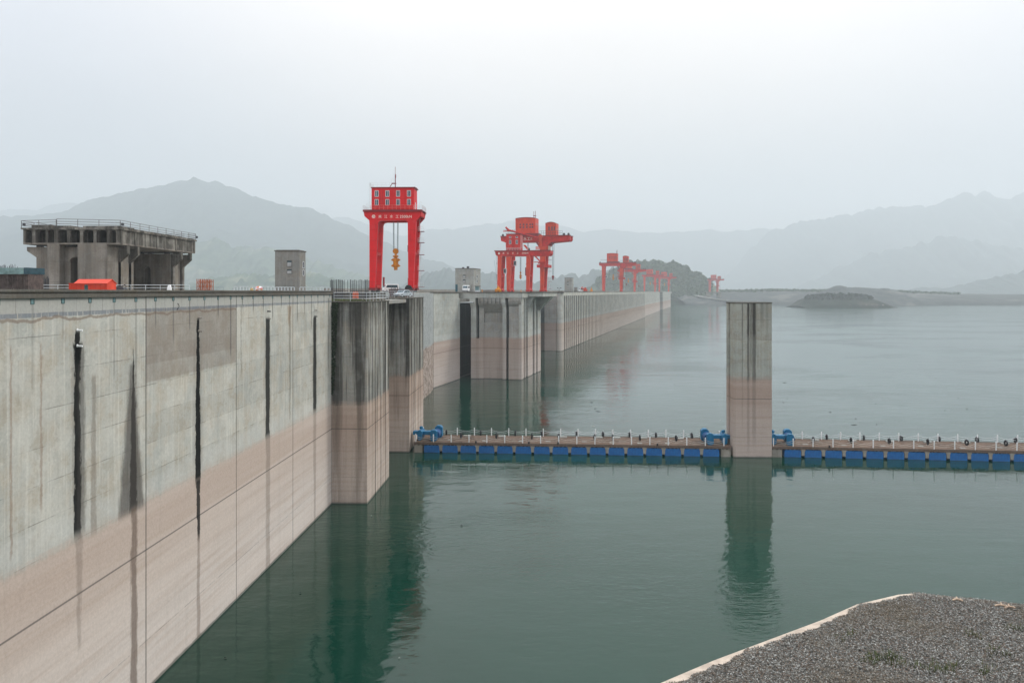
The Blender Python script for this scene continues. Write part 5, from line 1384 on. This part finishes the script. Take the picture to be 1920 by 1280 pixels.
    for k in range(4):
        mb = MB(); xx = random.uniform(lead, L - 2); mb.cyl((xx, -.05, 1.92), (xx, -.05, 2.3), .16, n=10); mb.build('mooring_stub', M['black'], t)
    # loose planks, ropes and ridges of dirt on the deck
    wood = plain('brown_deck_planks', (.16, .115, .09), .9, .4, 3)
    for k in range(min(90, int(L * 1.3))):
        xx, yy = random.uniform(1, L - 1), random.uniform(.8, dep - 1); a = random.uniform(-.5, .5); l_ = random.uniform(.4, 1.6)
        MB().cyl((xx, yy, 1.95), (xx + l_ * math.cos(a), yy + l_ * math.sin(a), 1.95), .06, n=5).build('deck_plank', wood, t)
    for side in arms[1]:
        # blue roller arm that rides in the tower slot
        d = 1 if side > 0 else -1
        ex_ = L if side > 0 else 0
        f = lambda v: ex_ - d * v            # v = distance inward from the end
        def hexa(mb, xc, hw, y0, y1, z0, z1, ch):
            mb.prism([(xc - hw, z0 + ch), (xc - hw + ch, z0), (xc + hw - ch, z0), (xc + hw, z0 + ch), (xc + hw, z1 - ch), (xc + hw - ch * 1.2, z1), (xc - hw + ch * 1.2, z1), (xc - hw, z1 - ch)], 'y', y0, y1)
        mb = MB(); hexa(mb, f(3.5), .62, 1.0, 1.9, 1.92, 4.05, .26); mb.build('roller_housing', M['cyan'], t, bevel=.05); mb = MB(); hexa(mb, f(3.9), .72, 4.4, 5.6, 1.92, 4.3, .34); mb.build('roller_housing', M['cyan'], t, bevel=.05)
        mb = MB(); mb.cyl((f(3.7), 1.9, 3.0), (f(3.7), 4.4, 3.0), .8, n=16); mb.build('roller_drum', plain('deep_blue_paint', (.008, .06, .17), .5), t)
        mb = MB(); mb.box(min(f(3.2), f(-.7)), 2.4, 2.85, max(f(3.2), f(-.7)), 3.9, 3.5); mb.build('arm_beam', M['cyan'], t, bevel=.05)
        mb = MB(); hexa(mb, f(.75), .45, 1.6, 4.6, 1.92, 3.9, .3); mb.lathe([(.35, 0), (.35, .35), (.2, .5)], 10, (f(.8), 3.1, 3.9)); mb.build('end_block', M['cyan'], t, bevel=.04)
    return t
plain_chain = plain('dusty_chain', (.50, .46, .40), .6)
BL = lambda px, py: (PX(px, F * EYE / (py - HY)), F * EYE / (py - HY), 0)
boom('long floating boom of blue pontoons between the stained pier and the concrete tower', (PX(776, 149.4), 149.6, 0), (PX(1370, 145.6), 145.4, 0), 16, 1.65, 1.85, (0, (-1, 1)))
boom('floating boom of blue pontoons running right from the concrete tower out of view', (PX(1448, 145.2), 145.4, 0), (PX(1448, 145.2) + 66, 145.4 - 66 * .100, 0), 18, 1.9, 0, (0, (-1,)))

# ================================================================== FAR BRIDGE
C_BRIDGE = plain('weathered_viaduct_concrete', (.21, .205, .185), .95, .2, .05, spec=0)
br = thing('approach_bridge', 'pale curved viaduct on piers beyond the far end of the dam', 'bridge', (0, 0, 0))
pts = [(1270, 2080, 29.5), (1283, 2030, 29), (1290, 1990, 27), (1298, 1950, 24), (1312, 1900, 20), (1326, 1860, 17), (1345, 1820, 14), (1366, 1790, 12), (1392, 1765, 11), (1420, 1750, 10)]
pp = [Vector((PX(a, D), D, z)) for a, D, z in pts]
mb = MB()
for a, b in zip(pp, pp[1:]):
    s_ = (b - a).cross(Vector((0, 0, 1))).normalized() * 6
    mb.add([a - s_, a + s_, b + s_, b - s_] + [v - Vector((0, 0, 2.2)) for v in (a - s_, a + s_, b + s_, b - s_)], [(0, 1, 2, 3), (7, 6, 5, 4), (0, 4, 5, 1), (1, 5, 6, 2), (2, 6, 7, 3), (3, 7, 4, 0)])
mb.build('deck', C_BRIDGE, br)
for a in pp[4:]: MB().box(a.x - 3, a.y - 3, -3, a.x + 3, a.y + 3, a.z - 2.3).build('pillar', C_BRIDGE, br)
cs = thing('crane_pier', 'pair of dark piers in the water carrying the isolated faint crane', 'pier', (PX(1339, 1870), 1870, 0))
for xx in (-13.5, 11): MB().box(xx - 3, -2, -3, xx + 5, 12, 27).build('pillar', C_PLAT, cs)
MB().box(-17, -3, 27, 17, 13, 29.8).build('beam', C_PLAT, cs)

# ================================================================== TERRAIN
def vnoise(xx, yy, seed):
    r0 = np.random.default_rng(seed).random((256, 256))
    xi, yi = np.floor(xx).astype(int), np.floor(yy).astype(int); fx, fy = xx - xi, yy - yi
    fx = fx * fx * (3 - 2 * fx); fy = fy * fy * (3 - 2 * fy)
    g = lambda a, b: r0[a % 256, b % 256]
    return (g(xi, yi) * (1 - fx) + g(xi + 1, yi) * fx) * (1 - fy) + (g(xi, yi + 1) * (1 - fx) + g(xi + 1, yi + 1) * fx) * fy
def fbm(xx, yy, seed, o=5, gain=.5):
    s_, a = 0, 1.0
    for k in range(o): s_ = s_ + a * (vnoise(xx * 2 ** k, yy * 2 ** k, seed + k) - .5); a *= gain
    return s_
def foliage_mat(name, a, b, soil=None, k=.02):
    m = Mat(name, 0.95, 0, 0.1)
    x, y, z = m.pos()
    n = m.noise(m.vec(x, y, z), k, 6, .65); n2 = m.noise(m.vec(x, y, z), k * .22, 4, .6)
    c = m.mix(n.ss(.35, .65), a, b)
    if soil: c = m.mix(n2.ss(.52, .66) * .7, c, soil)
    m.color(c); return m.mat
G_FAR = foliage_mat('far_forest', (.016, .030, .028), (.040, .060, .048))
G_MID = foliage_mat('hill_forest', (.035, .058, .038), (.08, .11, .065), (.20, .20, .13))
G_BANK = foliage_mat('bank_scrub', (.040, .048, .045), (.075, .080, .074), (.16, .15, .135), .06)
G_ISLE = foliage_mat('island_scrub', (.010, .017, .011), (.022, .032, .020), (.07, .06, .045), .08)
m = Mat('island_leaves', .9, 0, .1)
m.color(m.mix(m.island(), (.010, .020, .010), (.030, .045, .022))); M['isle_leaf'] = m.mat
def ridge(name, sil, D, wf, wb, mat, label, rough=.10, nx=240, ny=60, z0=-4, seed=3, jag=9.0, curve=1.5):
    """hill whose crest line passes at distance D; wf/wb = depth of its front and back slopes in metres"""
    sx_ = np.array([PX(p, D) for p, _ in sil]); sz_ = np.array([PZ(q_, D) for _, q_ in sil])
    X = np.linspace(sx_[0], sx_[-1], nx); Zr = np.interp(X, sx_, sz_)
    wob_ = (sx_[-1] - sx_[0]) / 60
    Zr = Zr + fbm(X / wob_, X * 0 + seed, seed + 5, 6, .6) * jag * (F and D / F) * np.clip((Zr - z0) / (60 * D / F), .15, 1)
    T = np.linspace(-1, 1, ny)
    XX, TT = np.meshgrid(X, T)
    YY = np.where(TT < 0, D + TT * wf, D + TT * wb)
    # spurs: the crest wanders in plan
    hgt = np.maximum(Zr[None, :] - z0, 1)
    prof = np.clip(1 - np.abs(TT) ** .95, 0, 1) ** (curve * .8)
    sc_ = max(60.0, (sx_[-1] - sx_[0]) / 22)
    spur = fbm(XX / sc_, YY / sc_, seed, 5)
    det = fbm(XX / (sc_ * .12), YY / (sc_ * .12), seed + 11, 3)
    ZZ = z0 + hgt * prof * (1 + spur * rough * 7 * np.clip(TT * TT * 6, 0, 1)) + det * rough * .16 * hgt * prof
    ZZ = np.maximum(ZZ, z0)
    vs = np.stack([XX, YY, ZZ], -1).reshape(-1, 3)
    fs = [(j * nx + i, j * nx + i + 1, (j + 1) * nx + i + 1, (j + 1) * nx + i) for j in range(ny - 1) for i in range(nx - 1)]
    o = MB().add(vs.tolist(), fs).build(name, mat, smooth=True)
    structure(o); tag(o, label, 'hill'); return o
ridge('mountain', [(-700, 520), (-350, 460), (-120, 430), (0, 404), (60, 402), (130, 392), (180, 371), (215, 362), (250, 352), (290, 346), (320, 337), (345, 330), (365, 327), (385, 333), (402, 338), (420, 346), (452, 352), (480, 368), (515, 372), (530, 376), (560, 385), (600, 396), (625, 408), (660, 422), (700, 446), (780, 478), (860, 503), (950, 530), (1040, 548)], 6200, 1900, 1300, G_FAR, 'hazy blue mountain with a pointed summit behind the concrete platform', .07, 300, 70, seed=5)
ridge('mountain', [(-900, 480), (-300, 400), (-100, 386), (40, 388), (95, 378), (150, 377), (200, 380), (300, 400), (420, 420), (540, 425), (600, 404), (650, 397), (690, 412), (740, 440), (800, 428), (860, 421), (960, 410), (1040, 425), (1180, 430), (1300, 432), (1420, 424), (1560, 440), (1750, 480)], 9900, 1200, 900, G_FAR, 'faintest far ridge almost lost in the haze', .05, 260, 40, seed=9)
ridge('hill', [(100, 520), (220, 492), (320, 470), (370, 452), (402, 444), (430, 460), (470, 459), (505, 464), (540, 474), (575, 482), (600, 492), (650, 503), (700, 520), (740, 538), (780, 560)], 4200, 700, 500, G_MID, 'mid-distance green hill with clearings, left of the nearest red crane', .09, 200, 60, seed=14)
ridge('hill', [(300, 545), (380, 525), (450, 512), (520, 516), (575, 508), (620, 517), (690, 540), (720, 560)], 2900, 400, 300, G_MID, 'low green hill just above the crest, behind the small grey tower', .09, 160, 50, seed=21)
ridge('hill', [(700, 560), (760, 532), (800, 512), (830, 501), (866, 508), (900, 506), (930, 512), (965, 520), (1000, 528), (1040, 516), (1070, 511), (1085, 517), (1105, 509), (1128, 503), (1150, 500), (1175, 500), (1195, 540), (1205, 560)], 3800, 900, 700, G_FAR, 'low hazy ridge behind the double red crane', .06, 220, 50, seed=28)
HILL = [(1085, 548), (1120, 530), (1150, 512), (1175, 500), (1195, 496), (1220, 496), (1240, 494), (1262, 500), (1285, 505), (1299, 515), (1312, 521), (1329, 529), (1346, 539), (1362, 550), (1380, 566)]
ridge('wooded_hill', HILL, 2080, 200, 500, G_MID, 'green wooded hill behind the far end of the dam', .07, 160, 60, seed=33)
ridge('mountain', [(1330, 545), (1380, 500), (1410, 462), (1440, 432), (1452, 426), (1472, 421), (1500, 417), (1520, 409), (1560, 403), (1592, 400), (1622, 393), (1650, 391), (1680, 384), (1702, 385), (1722, 382), (1760, 380), (1782, 368), (1802, 364), (1842, 359), (1872, 367), (1896, 371), (1922, 355), (2000, 335), (2150, 375), (2350, 430), (2600, 500)], 8600, 1500, 1000, G_FAR, 'long hazy mountain ridge climbing to the right border', .05, 300, 60, seed=41, curve=1.1)
ridge('mountain', [(1480, 545), (1560, 505), (1620, 480), (1682, 465), (1740, 450), (1780, 440), (1812, 445), (1862, 455), (1922, 466), (2060, 450), (2200, 470), (2400, 530)], 6700, 1100, 700, G_FAR, 'lower hazy spur in front of the right mountain ridge', .06, 240, 50, seed=47)
ridge('hill', [(1660, 552), (1720, 540), (1792, 537), (1822, 530), (1862, 521), (1922, 507), (2000, 488), (2150, 465), (2350, 500)], 4300, 500, 500, G_FAR, 'dark low hill at the right border above the far shore', .06, 200, 50, seed=52)
# far shore, spit and island
ridge('far_shore', [(1270, 556), (1300, 549), (1360, 546), (1450, 544), (1520, 545), (1600, 546), (1700, 548), (1800, 551), (1950, 552), (2200, 552), (2500, 556)], 2050, 270, 600, G_BANK, 'low pale far bank running along the water to the right', .012, 300, 50, seed=61, curve=.5, jag=2.0)
ridge('shore_mound', [(1500, 556), (1535, 548), (1550, 543), (1562, 537), (1573, 534), (1590, 538), (1612, 538), (1640, 540), (1662, 540), (1678, 543), (1690, 550), (1712, 556)], 1880, 130, 160, G_BANK, 'flat-topped green mound on the far bank behind the island', .03, 140, 40, seed=66, curve=.8, jag=2.0)
ridge('island', [(1494, 573), (1503, 567), (1511, 560), (1520, 555), (1545, 553), (1580, 553), (1612, 554), (1630, 558), (1642, 563), (1652, 568), (1664, 573), (1670, 576)], 1545, 62, 80, G_ISLE, 'small low island with a scrubby flat top in the reservoir', .04, 140, 40, seed=71, curve=.45, jag=2.0)
ridge('river_bank', [(1262, 556), (1275, 549), (1300, 552), (1330, 556), (1380, 560), (1430, 568), (1450, 575)], 1960, 160, 200, G_BANK, 'dim green bank under the curved viaduct', .03, 100, 40, seed=77, curve=.6, jag=2.0)
# retaining wall with posts at the island's foot
iw = thing('retaining_wall', 'low post-and-panel wall along the water at the foot of the island', 'wall', (0, 0, 0))
Dw = 1490
mb = MB(); mb.box(PX(1570, Dw), Dw, -2, PX(1656, Dw), Dw + 3, 4.5); mb.build('panel', C_PLAT, iw)
for px in np.linspace(1572, 1655, 9): MB().box(PX(px, Dw) - 1.1, Dw - 1.2, -2, PX(px, Dw) + 1.1, Dw, 6).build('post', C_RIB, iw)

# woods: leaf clumps on the wooded hill, island and mound
def woods(name, label, spots, mat, per=26):
    vs, fs = [], []
    for (x0, y0, z0, h, r) in spots:
        i0 = len(vs); 
        for k in range(per):
            a, b = random.uniform(0, 2 * PI), random.uniform(-.5, 1)
            rr = r * math.sqrt(max(0, 1 - b * b)) * random.uniform(.5, 1.1)
            c_ = Vector((x0 + rr * math.cos(a), y0 + rr * math.sin(a), z0 + h * .58 + b * h * .42))
            s_ = r * random.uniform(.28, .55)
            n_ = Vector((random.uniform(-1, 1), random.uniform(-1, 1), random.uniform(-.2, 1))).normalized()
            u_ = n_.orthogonal().normalized() * s_; v_ = n_.cross(u_)
            i = len(vs); vs += [c_ - u_ - v_ * .6, c_ + u_ - v_, c_ + u_ * .8 + v_, c_ - u_ + v_ * .8]; fs.append((i, i + 1, i + 2, i + 3))
    o = MB().add(vs, fs).build(name, mat); return tag(o, label, 'woods', kind='stuff')
m = Mat('leaf_clumps', .9, 0, .15)
m.color(m.mix(m.island(), (.045, .075, .040), (.115, .155, .080))); M['leaf'] = m.mat
bpy.context.view_layer.update()
dg = bpy.context.evaluated_depsgraph_get()
def drop(objs, x, y):
    best = None
    for o in objs:
        ok, lo, nn, ix = o.ray_cast(Vector((x, y, 2000)), Vector((0, 0, -1)))
        if ok and (best is None or lo.z > best): best = lo.z
    return best
H_ = bpy.data.objects['wooded_hill']
sp = []
for k in range(2600):
    px = random.uniform(1120, 1334); D = random.uniform(1890, 2130); X = PX(px, D)
    z = drop([H_], X, D)
    if z and z > 6: sp.append((X, D, z - 1, random.uniform(7, 15) , random.uniform(3.5, 6.5)))
woods('woods', 'dense trees covering the hill behind the far end of the dam', sp, M['leaf'], 18)
I_ = bpy.data.objects['island']; sp = []
for k in range(700):
    px = random.uniform(1510, 1636); D = random.uniform(1500, 1600); X = PX(px, D); z = drop([I_], X, D)
    if z and z > 14: sp.append((X, D, z - .3, random.uniform(2.2, 5.5), random.uniform(1.4, 2.6)))
woods('shrubbery', 'row of small shrubs and trees along the flat top of the island', sp, M['isle_leaf'], 16)
S_ = bpy.data.objects['far_shore']; sp = []
for k in range(900):
    px = random.uniform(1350, 1800); D = random.uniform(2000, 2120); X = PX(px, D); z = drop([S_], X, D)
    if z and z > 18: sp.append((X, D, z - .5, random.uniform(2, 6), random.uniform(2, 4)))
woods('shrubbery', 'thin scrub along the top of the far bank', sp, M['leaf'], 12)
# floating scraps on the open water
vs, fs = [], []
for k in range(55):
    py = random.choice((random.uniform(690, 800), random.uniform(640, 800), random.uniform(900, 1250))); px = random.uniform(1040, 1900) if py < 850 else random.uniform(330, 900)
    if random.random() < .5 and py > 850: continue
    Y = F * EYE / (py - HY); X = PX(px, Y); s_ = random.uniform(.06, .26) * (1 if py < 850 else .3) * (1 if random.random() < .8 else 2)
    a = random.uniform(-.4, .4); i = len(vs)
    L_, W2 = s_ * random.uniform(1, 2.5), s_ * .5
    for (dx, dy) in ((-L_, 0), (-L_ * .3, -W2), (L_, -W2 * .4), (L_ * .4, W2)): vs += [(X + dx * math.cos(a) - dy * math.sin(a), Y + dx * math.sin(a) + dy * math.cos(a), .06)]
    vs += [(X, Y, .16)]
    fs += [(i, i + 1, i + 4), (i + 1, i + 2, i + 4), (i + 2, i + 3, i + 4), (i + 3, i, i + 4)]
m = Mat('floating_scraps', .8, 0, .2)
m.color(m.mix(m.island().gt(.75), (.045, .05, .045), (.42, .42, .38)))
tag(MB().add(vs, fs).build('debris', m.mat), 'scattered dark and pale scraps drifting on the open water', 'debris', kind='stuff')

# ================================================================== HAZE
hz = bpy.data.materials.new('hazy_air'); hz.use_nodes = True
nt = hz.node_tree; nt.nodes.clear()
out = nt.nodes.new('ShaderNodeOutputMaterial'); pv = nt.nodes.new('ShaderNodeVolumePrincipled')
pv.inputs['Color'].default_value = (0.765, 0.815, 0.84, 1)
pv.inputs['Density'].default_value = 0.00022
pv.inputs['Anisotropy'].default_value = 0.25
nt.links.new(pv.outputs[0], out.inputs['Volume'])
hb = MB().box(-10500, -450, -7, 10500, 11200, 1350).build('haze', hz)
tag(hb, 'even pale blue-grey haze filling the air over the reservoir', 'haze', kind='stuff')
